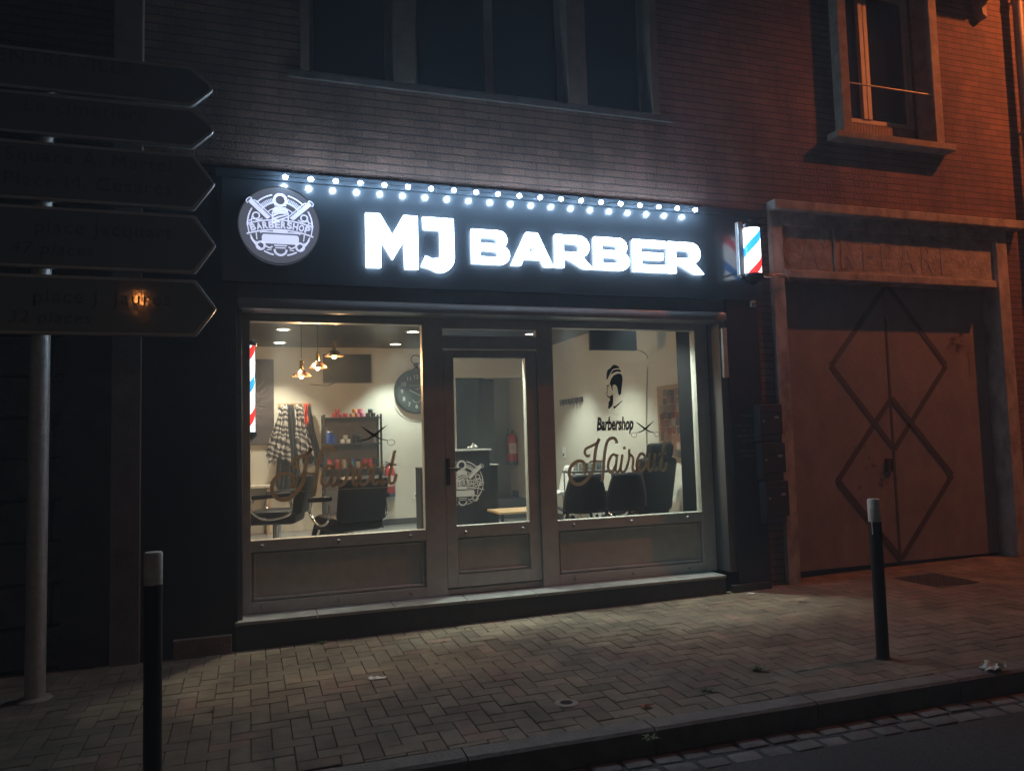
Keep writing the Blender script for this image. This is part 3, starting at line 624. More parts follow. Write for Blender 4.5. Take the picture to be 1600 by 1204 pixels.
# ------------------------------------------------------------------ barber emblem (round sign and reception desk)
def emblem(cx, cz, s, y, hc=1.0):
    """line art: crossed razors, combs, pole, ribbon with BARBERSHOP, plate and scrolls; s = half width"""
    bms = []; lvl = [0]
    def T(p): return [(cx+a*s*hc, cz+b*s) for a, b in p]
    def st(p, w, sm=True):
        lvl[0] += 1; b = new(); ribbon(b, T(p), w*s, y-.00025*lvl[0], .0012, sm, 4); bms.append(b)
    def po(p):
        lvl[0] += 1; b = new(); prism(b, T(p), y-.00025*lvl[0], y+.001); bms.append(b)
    for a0, a1 in ((150, 184), (-4, 30), (44, 76), (104, 136), (206, 232), (308, 334), (240, 258), (282, 300)):
        st(arc(0, 0, .81, a0, a1, 8), .035, False)
    for a0, a1 in ((158, 182), (-2, 24)): st(arc(0, 0, .72, a0, a1, 6), .02, False)
    st(arc(0, .66, .15, 0, 360, 20), .065, False)                                   # ball of the pole
    po(T0 := [(-.19, .30), (.19, .30), (.19, .40), (.13, .48), (-.13, .48), (-.19, .40)])
    for k in range(3):
        a = -.19+.02; po([(-.19, .02+k*.095), (-.03, .10+k*.095), (.19, .215+k*.06), (.19, .245+k*.06), (-.05, .14+k*.095), (-.19, .075+k*.095)])
    st([(-.2, .02), (-.2, .34)], .03, False); st([(.2, .02), (.2, .34)], .03, False); po([(-.15, .51), (.15, .51), (.15, .545), (-.15, .545)])
    for sx in (-1, 1):                                                              # razors
        po([(sx*.79, .57), (sx*.72, .66), (sx*.24, .20), (sx*.33, .14)]); st([(sx*.66, .62), (sx*.60, .60), (sx*.17, .19)], .025, False)
        st([(sx*.80, .53), (sx*.84, .60), (sx*.76, .68), (sx*.70, .66)], .022)
        st(arc(sx*.60, .21, .085, 0, 360, 12), .035, False); st([(sx*.78, .06), (sx*.68, .12), (sx*.55, .10), (sx*.44, .15)], .025)
        for k in range(9):                                                          # comb teeth
            an = R(90+sx*(-17-k*3.6)); c_, s_ = math.cos(an), math.sin(an)
            st([(c_*.60, s_*.60), (c_*.72, s_*.72)], .02, False)
        an0 = 90-sx*15; an1 = 90-sx*49; st(arc(0, 0, .60, an0, an1, 8), .03, False); st(arc(0, 0, .45, an0-sx*2, an1+sx*6, 8), .025, False)
        st(arc(sx*.49, -.57, .10, 0, 360, 14), .05, False); st([(sx*.40, -.55), (sx*.28, -.62), (sx*.20, -.58)], .035); st([(sx*.22, -.66), (sx*.34, -.68)], .02, False)
        st([(sx*.74, -.30), (sx*.66, -.45), (sx*.56, -.50)], .03); st([(sx*.60, -.24), (sx*.58, -.42)], .025, False)
        st([(sx*.82, .02), (sx*.77, -.28)], .025, False)
    rib = lambda zz, sag: [(-.83+1.66*k/14, zz-sag*((-.83+1.66*k/14)**2)) for k in range(15)]
    st(rib(.12, .21), .035, False); st(rib(-.14, .21), .035, False)
    word = 'BARBERSHOP'
    for k, ch in enumerate(word):
        xx = -.68+1.36*k/9; b = text_bm(ch, 1, extrude=.0, bold=.04); a0, a1, c0, c1 = bounds(b)
        an = -2*.21*xx; ca, sa = math.cos(math.atan(an)), math.sin(math.atan(an)); zc = -.01-.21*xx*xx; lvl[0] += 1
        for v in b.verts:
            lx = ((v.co.x-a0)/(a1-a0)-.5)*.135; lz = ((v.co.z-c0)/(c1-c0)-.5)*.185
            v.co = Vector((cx+(xx+lx*ca-lz*sa)*s*hc, y-.00025*lvl[0], cz+(zc+lx*sa+lz*ca)*s))
        bms.append(b)
    po([(-.18, -.155), (.18, -.155), (.18, -.20), (-.18, -.20)])
    st([(-.50, -.24), (-.44, -.215), (.44, -.215), (.50, -.24)], .03, False)
    po([(-.42, -.275), (.42, -.275), (.46, -.32), (.46, -.46), (.42, -.50), (-.42, -.50), (-.46, -.46), (-.46, -.32)])
    st(arc(0, -.66, .15, 180, 360, 10), .05, False); st([(-.16, -.56), (.16, -.56)], .03, False); st([(-.13, -.62), (.13, -.62)], .025, False)
    return join(bms)
rs = thing('round_logo_sign', 'round backlit barbershop emblem at the left end of the fascia', 'sign', (.226, 0, 2.82))
bm = new(); lathe(bm, [(.303, -.002), (.303, -.050), (.298, -.056)], (.226, 0, 3.134), 64, 'Y')
dk = obj('disc', bm, mat('smoked_acrylic', (.05, .055, .065), .25, emit=(.55, .6, .8), es=.15), rs, smooth=True)
bm = new(); lathe(bm, [(.304, -.045), (.3075, -.045), (.3075, -.059), (.3, -.059), (.3, -.0565)], (.226, 0, 3.134), 64, 'Y', False); obj('rim', bm, CHROME, dk, smooth=True)
obj('emblem', emblem(.232, 3.134, .298, -.059), EMBM, rs)

# ------------------------------------------------------------------ string of lamps above the letters
ls = thing('string_lights', 'row of twenty small white LED lamps along the top of the fascia', 'string lights', (2.1, -.12, 3.5))
LX = [.268+(3.92-.268)*k/19 for k in range(20)]
bm = new(); pts = []
for k in range(20):
    pts.append((LX[k], -.12, 3.505)); 
    if k < 19: pts.append(((LX[k]+LX[k+1])/2, -.12, 3.500))
tube(bm, [(-.15, -.03, 3.51)]+pts+[(4.4, -.03, 3.49)], .003, 6); obj('cable', bm, PLASTIC_K, ls)
for k, x in enumerate(LX):
    bm = new(); lathe(bm, [(.003, .016), (.012, .013), (.018, .003), (.018, -.005), (.011, -.014), (.003, -.017)], (x, -.12, 3.498), 12); b = obj('bulb', bm, LEDM, ls, smooth=True)
    bm = new(); tube(bm, [(x, -.022, 3.53), (x, -.10, 3.528), (x, -.12, 3.516)], .0035, 6); obj('holder', bm, PLASTIC_K, b)

# ------------------------------------------------------------------ barber poles
W1, RD, BL = (.85, .93, 1), (.75, .02, .02), (.02, .22, .62)
def barber_pole(label, x, y, z0, z1, r, tilt, scale, bracket, em, hide=None):
    t = thing('barber_pole', label, 'barber pole', (x, y, z0-.06), group='lit barber poles')
    m = stripe_mat('pole_stripes_%d' % int(z0*100), [(0, W1), (.25, RD), (.42, W1), (.75, BL), (.92, W1)], scale, emit=em, rough=.2, tilt=tilt)
    bm = new(); lathe(bm, [(r, z0), (r, z1)], (x, y, 0), 32); c = obj('cylinder', bm, m, t, smooth=True, base=(x, y, z0))
    bm = new(); lathe(bm, [(r+.012, z1), (r+.018, z1+.01), (r+.016, z1+.035), (r*.75, z1+.06), (.02, z1+.075), (.02, z1+.085), (.012, z1+.10), (.002, z1+.105)], (x, y, 0), 32); obj('cap', bm, mat('pole_cap', (.03, .035, .05), .25, metal=.4), t, smooth=True)
    bm = new(); lathe(bm, [(.02, z0-.10), (r*.7, z0-.07), (r+.014, z0-.035), (r+.018, z0-.01), (r+.012, z0)], (x, y, 0), 32); obj('cap', bm, MATS['pole_cap'], t, smooth=True)
    bx, by0, by1 = bracket
    bm = new(); box(bm, bx-.028, bx+.028, by0, by1, z0-.02, z1+.06, .004); br = obj('bracket', bm, mat('brushed_bracket', (.5, .52, .56), .35, metal=.5), t)
    for z in (z0+.02, z1-.06):
        bm = new(); tube(bm, [(bx-.02, by0+.02, z), (bx-.02, 0 if by1 < 0 else by1+.0, z)], .008, 8); obj('bolt', bm, CHROME, br)
    bm = new(); box(bm, min(bx, x)-.01, max(bx, x)+.01, y-.015, y+.015, z1+.005, z1+.03); box(bm, min(bx, x)-.01, max(bx, x)+.01, y-.015, y+.015, z0-.03, z0-.006); obj('arm', bm, STEEL, t)
    return t
barber_pole('lit red white and blue barber pole at the right end of the black fascia', 4.475, -.165, 2.905, 3.335, .088, -1, 1.85, (4.355, -.185, -.135), 3.2)
barber_pole('lit barber pole inside the left window edge, beside the framed picture', -.035, .47, 1.545, 2.25, .078, -1, 1.85, (-.17, .42, .50), 2.6)
bm = new(); box(bm, -.30, -.09, .50, .56, .2, 2.86); o = obj('inner_pier', bm, DARKIN, shop)

# cable bundle and small fittings on the right corner
cb = thing('cable_bundle', 'loose tangle of thin wires crossing the whitish jamb by the barber pole', 'cables', (4.75, -.02, 2.95))
for k in range(5):
    z = 2.95+rnd.uniform(-.02, .05); pts = [(4.60, -.05, z+.03), (4.70, -.07-rnd.uniform(0, .03), z-.03+rnd.uniform(-.02, .02)), (4.82, -.06, z+rnd.uniform(-.03, .02)), (4.93, -.05-rnd.uniform(0, .02), 2.95-rnd.uniform(.0, .05)), (5.05, .02, 2.90)]
    bm = new(); tube(bm, [tuple(p) for p in spline(pts, 6)], .0045, 6); obj('wire', bm, WHITEP if k < 2 else PLASTIC_K, cb, smooth=True)
sen = thing('door_sensor', 'small pale sensor box on the bricks under the barber pole', 'sensor', (4.60, .0, 2.66))
bm = new(); box(bm, 4.565, 4.625, .0, .06, 2.63, 2.76, .01); obj('housing', bm, mat('aged_plastic', (.45, .45, .43), .5), sen)
bm = new(); lathe(bm, [(.018, .0), (.016, -.012), (.003, -.018)], (4.595, .0, 2.66), 14, 'Y'); obj('lens', bm, PLASTIC_K, sen, smooth=True)

# letter boxes on the brick strip
LB = mat('letterbox_paint', (.025, .026, .03), .5, var=.3, vscale=12)
for k, (x0, x1, z0, z1, lab) in enumerate(((4.545, 4.80, 1.345, 1.69, 'topmost of the three dark letterboxes by the black pier'), (4.55, 4.815, .985, 1.325, 'middle of the three dark letterboxes by the black pier'), (4.57, 4.83, .575, .965, 'lowest of the three dark letterboxes, with a stepped lower edge'))):
    t = thing('letterbox', lab, 'letterbox', ((x0+x1)/2, .0, z0), group='letterboxes beside the shop')
    bm = new(); box(bm, x0, x1, -.075, .08, z0+.06, z1, .006); box(bm, x0, x1-.035, -.07, .08, z0, z0+.0595, .004); obj('body', bm, LB, t)
    bm = new(); box(bm, x0+.03, x1-.03, -.082, -.074, z1-.085, z1-.055, .002); obj('flap', bm, mat('flap_metal', (.06, .06, .065), .35, metal=.6), t)
    bm = new(); box(bm, x1-.09, x1-.04, -.078, -.0745, z1-.135, z1-.115); obj('name_label', bm, mat('paper_label', (.4, .4, .38), .8), t)
    bm = new(); lathe(bm, [(.010, -.074), (.010, -.083), (.004, -.083)], (x0+.04, 0, z1-.16), 12, 'Y'); obj('lock', bm, STEEL, t)

# ------------------------------------------------------------------ garage on the right
gr = thing('garage_front', 'old garage front with pale rendered surround and carved lettering panel', 'garage', (6.4, .1, 0))
bm = new(); box(bm, 4.86, 8.20, -.05, .30, 3.60, 3.70, .012); obj('canopy', bm, CONCW, gr)
bm = new(); box(bm, 4.86, 5.00, .03, .40, -.1, 3.60, .006); obj('jamb', bm, CONCW, gr)
bm = new(); box(bm, 7.84, 8.00, .03, .40, -.1, 3.60, .006); obj('jamb', bm, CONCW, gr)
bm = new(); box(bm, 5.00, 7.84, .03, .40, 3.47, 3.60); box(bm, 5.00, 7.84, .075, .40, 3.02, 3.47); sb = obj('sign_panel', bm, mat('grey_render', (.30, .28, .27), .9, var=.45, vscale=6, bump=1, bscale=28), gr)
bm = new(); box(bm, 5.00, 7.80, .02, .40, 2.94, 3.02, .008); obj('lintel', bm, CONCW, gr)
bm = new(); box(bm, 5.655, 5.675, .062, .075, 3.03, 3.46); obj('joint_strip', bm, MATS['grey_render'], sb)
REL = mat('relief_render', (.29, .27, .26), .9, var=.3, vscale=10, bump=.6, bscale=40)
for s, x0, x1, z0, z1 in (('C', 5.03, 5.21, 3.07, 3.37), ('A', 5.22, 5.49, 3.06, 3.40), ('V', 5.46, 5.62, 3.26, 3.42), ('R', 5.74, 5.93, 3.07, 3.40), ('E', 6.02, 6.17, 3.07, 3.40), ('P', 6.26, 6.42, 3.07, 3.40), ('A', 6.50, 6.72, 3.07, 3.40), ('R', 6.80, 6.98, 3.07, 3.40), ('E', 7.07, 7.22, 3.07, 3.40)):
    b = text_bm(s, 1, extrude=.5, bold=.01); a0, a1, c0, c1 = bounds(b)
    for v in b.verts: v.co = Vector((x0+(v.co.x-a0)*(x1-x0)/(a1-a0), .0735-v.co.y*.006, z0+(v.co.z-c0)*(z1-z0)/(c1-c0)))
    obj('relief_letter', b, REL, sb)
gd = thing('garage_door', 'tall two leaf steel garage door with crossed dark diamond strips', 'garage door', (6.42, .23, 0))
for a, b in ((5.02, 6.412), (6.424, 7.82)):
    bm = new(); box(bm, a, b, .23, .27, .04, 2.98, .004)
    lf = obj('door_leaf', bm, RUST, gd)
bm = new(); box(bm, 5.0, 7.84, .26, .30, -.05, 3.0); obj('backing', bm, DARKIN, gd)
bm = new(); box(bm, 6.402, 6.434, .226, .2298, .06, 2.6, .003); obj('astragal', bm, RUSTD, gd)
def strips(pts, w, y):
    bm = new()
    for k, (p, q) in enumerate(zip(pts, pts[1:])): ribbon(bm, [p, q], w, y-.0006*k, .0025, False)
    return bm
for nm, P_ in (('diamond_strip', [(6.46, 2.96), (5.67, 2.09), (6.43, 1.21), (7.22, 2.10), (6.47, 2.96)]), ('diamond_strip', [(6.43, 1.75), (5.67, .915), (6.43, .07), (7.20, .91), (6.43, 1.75)])):
    obj(nm, strips(P_, .058, .2255 if P_[0][1] > 2 else .2225), RUSTD, gd)
bm = new(); box(bm, 6.30, 6.38, .205, .23, .98, 1.12, .004); tube(bm, [(6.34, .205, 1.08), (6.34, .17, 1.08), (6.34, .17, 1.0)], .008); obj('lock', bm, mat('old_lock', (.07, .06, .055), .5, metal=.5), gd)
bm = new()
for k in range(26): rbox(bm, (7.42+rnd.gauss(0, .07), .2285, 2.33+rnd.gauss(0, .07)), (rnd.uniform(.02, .07), .003, rnd.uniform(.01, .05)), (0, rnd.uniform(-.5, .5), 0))
for k in range(8): rbox(bm, (7.56+rnd.gauss(0, .01), .2285, 2.2-k*.03), (rnd.uniform(.01, .03), .003, .02), (0, 0, 0))
obj('torn_poster_remains', bm, mat('poster_glue', (.17, .13, .11), .8, var=.3, vscale=30), gd)
bm = new()
for k in range(14): rbox(bm, (6.2+rnd.gauss(0, .16), .2288, 1.0+rnd.gauss(0, .16)), (rnd.uniform(.01, .06), .003, rnd.uniform(.01, .03)), (0, rnd.uniform(-.9, .9), 0))
obj('scuff_marks', bm, mat('scuffs', (.12, .09, .075), .8), gd)

# ------------------------------------------------------------------ street furniture
def bollard(x, y, h, label, drip):
    z0 = g(x, y); t = thing('bollard', label, 'bollard', (x, y, z0), group='steel bollards along the kerb')
    bm = new(); lathe(bm, [(.052, z0-.05), (.052, z0+.004), (.040, z0+.006), (.040, z0+h-.15)], (x, y, 0), 28); obj('post', bm, mat('bollard_black', (.012, .012, .014), .45, var=.3, vscale=14, bump=.15), t, smooth=True)
    bm = new(); lathe(bm, [(.0405, z0+h-.15), (.041, z0+h-.148), (.041, z0+h-.012), (.036, z0+h-.002), (.002, z0+h)], (x, y, 0), 28)
    obj('cap', bm, mat('bollard_white', (.55, .52, .48), .5, var=.25, vscale=16), t, smooth=True)
    if drip:
        bm = new(); rbox(bm, (x-.0385, y-.0150, z0+h-.19), (.006, .006, .08)); obj('paint_drip', bm, MATS['bollard_white'], t)
bollard(-.425, -2.23, 1.075, 'black bollard with dirty white cap nearest the direction signs', False)
bollard(3.92, -2.08, 1.035, 'black bollard with white cap in front of the garage', True)

px, py_ = -1.275, -.555
sp = thing('direction_sign_post', 'round steel post carrying a stack of arrow shaped direction signs', 'sign post', (px, py_, g(px, py_)))
bm = new(); tube(bm, [(px, py_, g(px, py_)-.02), (px, py_, 3.98)], .058, 28); obj('pole', bm, STEEL, sp, smooth=True)
bm = new(); lathe(bm, [(.10, g(px, py_)+.002), (.09, g(px, py_)+.012), (.056, g(px, py_)+.018)], (px, py_, 0), 28); obj('footing', bm, CONC, sp, smooth=True)
YS = -.66; SCL = 1.065          # size of the blades as seen against the pole
for z0, z1, xt, lines, lab in (
    (3.612, 3.865, -.220, [('CENTRE VILLE', -.692, 3.765, .085)], 'arrow sign reading CENTRE VILLE, topmost of the stack'),
    (3.337, 3.592, -.214, [('Le cimetière', -.600, 3.475, .085)], 'arrow sign reading Le cimetière, second from the top'),
    (2.935, 3.290, -.209, [('Square A. Martel', -.455, 3.165, .085), ('Place M. Cesarès', -.455, 3.015, .085)], 'two line arrow sign ending in Martel and Cesarès'),
    (2.525, 2.895, -.204, [('place Jacquart', -.455, 2.735, .085), ('47 places', -.895, 2.605, .075)], 'two line arrow sign reading place Jacquart'),
    (2.125, 2.480, -.200, [('place J. Jaurès', -.460, 2.315, .085), ('32 places', -.905, 2.19, .075)], 'lowest arrow sign, reading place J. Jaurès, with an orange glint')):
    z0, z1 = 1.42+(z0-1.42)*SCL, 1.42+(z1-1.42)*SCL; xt *= SCL; lines = [(s_, xr*SCL, 1.42+(zb_-1.42)*SCL, h_*SCL) for s_, xr, zb_, h_ in lines]
    zc = (z0+z1)/2
    out = [(-1.75, z0+.02), (-1.73, z0), (xt-.125-.02, z0)] + [(xt-.125, z0+.006)] + [(xt-.012, zc-.022), (xt, zc), (xt-.012, zc+.022)] + [(xt-.125, z1-.006), (xt-.145, z1), (-1.73, z1), (-1.75, z1-.02)]
    t = thing('direction_sign', lab, 'direction sign', (-.95, YS, z0), group='arrow signs on the post')
    bm = shape2d([out], YS-.012, YS+.028, .003); pn = obj('panel', bm, mat('sign_metal', (.30, .29, .28), .4, metal=.7, var=.2), t)
    cx_, hz = -.95, (z1-z0)/2
    inn = [(cx_+(x-cx_)*.985-.004, zc+(z-zc)*(1-.018/hz)) for x, z in out]
    bm = shape2d([inn], YS-.0145, YS-.0125); obj('face', bm, SIGNF, t)
    for i, (s, xr, zb_, h) in enumerate(lines):
        b = text_bm(s, h*1.4, extrude=.0006, shear=.18 if i and 'places' in s else 0, align='RIGHT', spacing=1.12)
        for v in b.verts: v.co = Vector((v.co.x+xr, v.co.y+YS-.016, v.co.z+zb_))
        obj('lettering', b, SIGNT, t)
    bm = new()
    for z in (z0+.06, z1-.06):
        lathe(bm, [(.0585, z-.018), (.064, z-.018), (.064, z+.018), (.0585, z+.018)], (px, py_, 0), 20); box(bm, px-.035, px+.035, YS+.028, py_-.055, z-.018, z+.018)
    obj('clamp', bm, STEEL, t)

# manhole, drain, litter, weeds
def flat(name, x, y, sx, sy, label, cat, m, h=.006):
    bm = new(); rbox(bm, (x, y, g(x, y)+h/2), (sx, sy, h), (.015, -.012, 0), .002); return bm
mh = thing('access_cover', 'dark square access cover set in the pavement before the garage', 'access cover', (6.15, -.45, g(6.15, -.45)))
bm = flat('c', 6.15, -.45, .50, .50, '', '', None, .008); obj('frame', bm, mat('cast_iron', (.05, .045, .04), .6, metal=.5, var=.3, vscale=20), mh)
bm = new()
for i in range(9):
    for j in range(9): rbox(bm, (5.95+i*.05, -.65+j*.05, g(6.15, -.45)+.010+(i-4)*.0006+(j-4)*.00075), (.03, .012, .004), (0, 0, R(45 if (i+j) % 2 else -45)))
obj('tread', bm, MATS['cast_iron'], mh)
dr = thing('drain_cap', 'small round drain hole with pale ring in the pavement', 'drain', (1.716, -1.982, g(1.716, -1.982)))
zz = g(1.716, -1.982)
bm = new(); lathe(bm, [(.036, zz+.001), (.038, zz+.006), (.055, zz+.006), (.068, zz+.002)], (1.716, -1.982, 0), 28, cap=False); obj('ring', bm, CONC, dr, smooth=True)
bm = new(); lathe(bm, [(.002, zz+.003), (.037, zz+.0035)], (1.716, -1.982, 0), 28); obj('hole', bm, mat('hole_black', (.004, .004, .004), 1), dr)
def crumple(name, x, y, s, label, cat, m, seed, hh=.5, ax=1.0):
    r = random.Random(seed); bm = new(); n = 7; V = []
    z0 = g(x, y)
    for i in range(n):
        V.append([bm.verts.new((x+(i/(n-1)-.5)*s*ax+r.uniform(-.1, .1)*s, y+(j/(n-1)-.5)*s*.7+r.uniform(-.1, .1)*s, z0+.004+abs(r.gauss(0, .25))*s*hh)) for j in range(n)])
    for i in range(n-1):
        for j in range(n-1): bm.faces.new((V[i][j], V[i+1][j], V[i+1][j+1], V[i][j+1]))
    o = obj(name, bm, m, None, base=(x, y, z0)); tag(o, label, cat); 
    sm = o.modifiers.new('thickness', 'SOLIDIFY'); sm.thickness = .001
    return o
PAPER = mat('litter_paper', (.65, .62, .56), .8)
crumple('crumpled_paper', 4.32, -2.54, .13, 'crumpled pale paper lying on the kerb at far right', 'litter', PAPER, 3, .7)
crumple('crumpled_paper', 4.30, -.16, .055, 'small white paper scrap near the right end of the shop step', 'litter', PAPER, 5, .5)
crumple('paper_strip', .776, -1.078, .085, 'thin curled strip of white paper on the pavement', 'litter', PAPER, 8, .25, 1.3)
crumple('orange_peel', 2.10, -2.22, .05, 'small reddish wrapper strip near the kerb', 'litter', mat('wrapper', (.5, .2, .12), .5), 9, .4, 1.2)
bm = new()
for k in range(200):
    x = rnd.uniform(.2, 7.5); y = -abs(rnd.gauss(0, .8))-.02
    if y < -2.3 or y > 0: continue
    s = rnd.uniform(.003, .012); rbox(bm, (x, y, g(x, y)+s*.3), (s, s*rnd.uniform(.4, 1), s*.5), (rnd.uniform(-.3, .3), rnd.uniform(-.3, .3), rnd.uniform(0, 3)))
o = obj('grit', bm, mat('grit', (.42, .38, .33), .9)); tag(o, 'scattered grit and crumbs on the pavers', 'grit', kind='stuff')
bm = new()
for k in range(46):
    x = rnd.uniform(-2.5, 7.5); y = rnd.uniform(-2.25, -.1); r0 = rnd.uniform(.008, .020); z = g(x, y)+.0035
    ring = [bm.verts.new((x+r0*(1+rnd.uniform(-.25, .25))*math.cos(a*.785), y+r0*(1+rnd.uniform(-.25, .25))*math.sin(a*.785), z)) for a in range(8)]
    c_ = bm.verts.new((x, y, z+.002))
    for a in range(8): bm.faces.new((ring[a], ring[(a+1) % 8], c_))
o = obj('gum_spots', bm, mat('gum', (.03, .028, .026), .8)); tag(o, 'dark flattened gum spots on the pavers', 'gum spots', kind='stuff')
LEAF = mat('weed_leaf', (.07, .09, .035), .7, var=.3)
def weed(x, y, n, s, label, nm='weed'):
    bm = new(); z = g(x, y)
    for k in range(n):
        a = rnd.uniform(0, 6.28); l = s*rnd.uniform(.5, 1); w = l*.13; d = Vector((math.cos(a), math.sin(a), rnd.uniform(.2, 1.2))).normalized(); sd = d.cross(Vector((0, 0, 1))).normalized()*w
        p = Vector((x+rnd.gauss(0, s*.25), y+rnd.gauss(0, s*.15), z)); q = p+d*l*.6; e = q+Vector((d.x, d.y, -.2))*l*.5
        v = [bm.verts.new(t) for t in (p, q+sd, e, q-sd)]; bm.faces.new(v)
    o = obj(nm, bm, LEAF, None, base=(x, y, z)); tag(o, label, 'weed', group='weeds in the paving joints')
weed(.50, -.045, 16, .06, 'small weed with a twig at the foot of the black step')
weed(1.70, -.03, 14, .05, 'small tuft of weed against the middle of the black step')
weed(-.62, -.02, 26, .06, 'low weeds at the foot of the left black pier')
weed(3.05, -1.95, 34, .07, 'flat patch of weeds in the paving near the right bollard')
weed(2.55, -2.15, 22, .06, 'sparse weeds between pavers close to the kerb')
weed(1.9, -2.63, 22, .06, 'weeds growing in the gutter below the kerb')

# ------------------------------------------------------------------ shop interior
FZ, CZ, BY, RX, LX_ = .20, 2.87, 5.5, 4.45, -1.9
room = thing('shop_room', 'cream walled barber shop interior seen through the windows', 'room', (1.5, 3, FZ))
bm = new(); box(bm, LX_, RX, .35, BY+.1, FZ-.05, FZ); obj('floor', bm, FLOORIN, room)
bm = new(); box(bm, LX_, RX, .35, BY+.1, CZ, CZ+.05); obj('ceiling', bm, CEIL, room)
bm = new(); box(bm, RX, RX+.1, .5, BY, FZ, CZ); obj('wall', bm, WALLIN, room)
bm = new(); box(bm, LX_-.1, LX_, .5, BY, FZ, CZ); obj('wall', bm, WALLIN, room)
bm = new(); box(bm, LX_, 3.06, BY, BY+.1, FZ, CZ); box(bm, 3.06, 4.2, BY, BY+.1, 2.42, CZ); box(bm, 4.2, RX, BY, BY+.1, FZ, CZ)
bw = obj('wall', bm, WALLIN, room)
bm = new(); box(bm, LX_, -.09, .36, .5, FZ, CZ); box(bm, -.30, RX, .37, .40, 2.66, CZ); box(bm, 4.25, RX+.1, .36, .5, FZ, CZ); obj('wall', bm, mat('dark_inner_wall', (.009, .009, .010), .8, spec=.1), room)
bm = new(); box(bm, 4.10, 4.25, .345, .62, FZ, CZ); obj('inner_jamb', bm, MATS['dark_inner_wall'], room)
bm = new(); box(bm, .9, 3.06, BY-.012, BY, FZ, FZ+.09); box(bm, RX-.012, RX, .6, BY-.012, FZ, FZ+.09); obj('skirting', bm, mat('skirting', (.05, .05, .048), .5), room)
# rear passage: raised step, side wall, dark door
bm = new(); box(bm, 3.06, 4.2, BY-.02, 7.4, FZ, .485, .004); obj('rear_step', bm, mat('grey_step', (.06, .062, .065), .4), room)
bm = new(); box(bm, 3.0, 4.2, BY-.16, BY-.02, FZ, .33, .004); obj('rear_step', bm, MATS['grey_step'], room)
bm = new(); box(bm, 4.2, 4.28, BY+.1, 7.4, .3, 2.8); box(bm, 3.78, 4.2, 6.32, 6.4, .485, 2.6); box(bm, 3.0, 4.28, BY+.1, 7.4, 2.6, 2.66); obj('passage_wall', bm, WALLIN, room)
bm = new(); box(bm, 3.06, 3.78, BY+.3, BY+.34, .485, 2.42); obj('passage_door', bm, mat('dark_glass_door', (.03, .04, .045), .2, var=.3, vscale=2), room)
bm = new(); box(bm, 4.188, 4.2, BY+.42, 6.2, .485, .58); obj('skirting', bm, MATS['skirting'], room)
# downlights
n = 0
for yi, y in enumerate((4.98, 3.70, 2.35, .57)):
    for xi, x in enumerate((.40, 2.03, 3.67)):
        if yi == 0 and xi == 2: continue
        t = thing('downlight', '%s downlight in the %s row of the dark shop ceiling' % (('left', 'centre', 'right')[xi], ('rear', 'second', 'third', 'front')[yi]), 'downlight', (x, y, CZ), group='ceiling downlights')
        bm = new(); lathe(bm, [(.075, CZ), (.098, CZ), (.098, CZ-.008), (.075, CZ-.008)], (x, y, 0), 24, cap=False); obj('ring', bm, WHITEP, t, smooth=True)
        bm = new(); lathe(bm, [(.002, CZ-.004), (.075, CZ-.004)], (x, y, 0), 24, cap=False); obj('diffuser', bm, DIFF, t)
        ld = bpy.data.lights.new('downlight_beam', 'SPOT'); ld.energy = K_DOWN*(1.25 if yi < 3 else (1.3, 2.4, 2.4)[xi]); ld.spot_size = R(94 if yi < 3 else 84); ld.spot_blend = .6; ld.shadow_soft_size = .07
        ld.color = (.92, 1, .88) if xi else (1, .86, .66)
        lo = bpy.data.objects.new('downlight_beam', ld); COL.objects.link(lo); lo.parent = t; lo.location = (0, 0, -.02)
# pendants
for k, (x, y, z, lab) in enumerate(((.521, 2.2, 2.165, 'lowest copper pendant lamp, leftmost of the three'), (.690, 2.2, 2.255, 'middle copper pendant lamp of the three'), (.862, 2.2, 2.38, 'highest copper pendant lamp, in front of the television'))):
    t = thing('pendant_lamp', lab, 'pendant lamp', (x, y, CZ), group='copper pendant lamps in the left window')
    bm = new(); tube(bm, [(x, y, CZ), (x, y, z+.13)], .003, 6); obj('cord', bm, PLASTIC_K, t)
    bm = new(); lathe(bm, [(.012, z+.16), (.020, z+.155), (.020, z+.06), (.030, z+.05)], (x, y, 0), 18); obj('socket', bm, mat('brass', (.55, .38, .16), .25, metal=1), t, smooth=True)
    bm = new(); lathe(bm, [(.028, z+.055), (.045, z+.045), (.075, z+.02), (.100, z-.012), (.098, z-.014), (.072, z+.016), (.042, z+.04), (.026, z+.048)], (x, y, 0), 28, cap=False); obj('lamp_shade', bm, COPPER, t, smooth=True)
    bm = new(); lathe(bm, [(.012, z+.04), (.022, z+.02), (.029, z-.005), (.022, z-.028), (.004, z-.036)], (x, y, 0), 18); obj('bulb', bm, WARM, t, smooth=True)
    ld = bpy.data.lights.new('pendant_glow', 'POINT'); ld.energy = 40; ld.color = (1, .55, .26); ld.shadow_soft_size = .03
    lo = bpy.data.objects.new('pendant_glow', ld); COL.objects.link(lo); lo.parent = t; lo.location = (0, 0, z-.06-CZ)
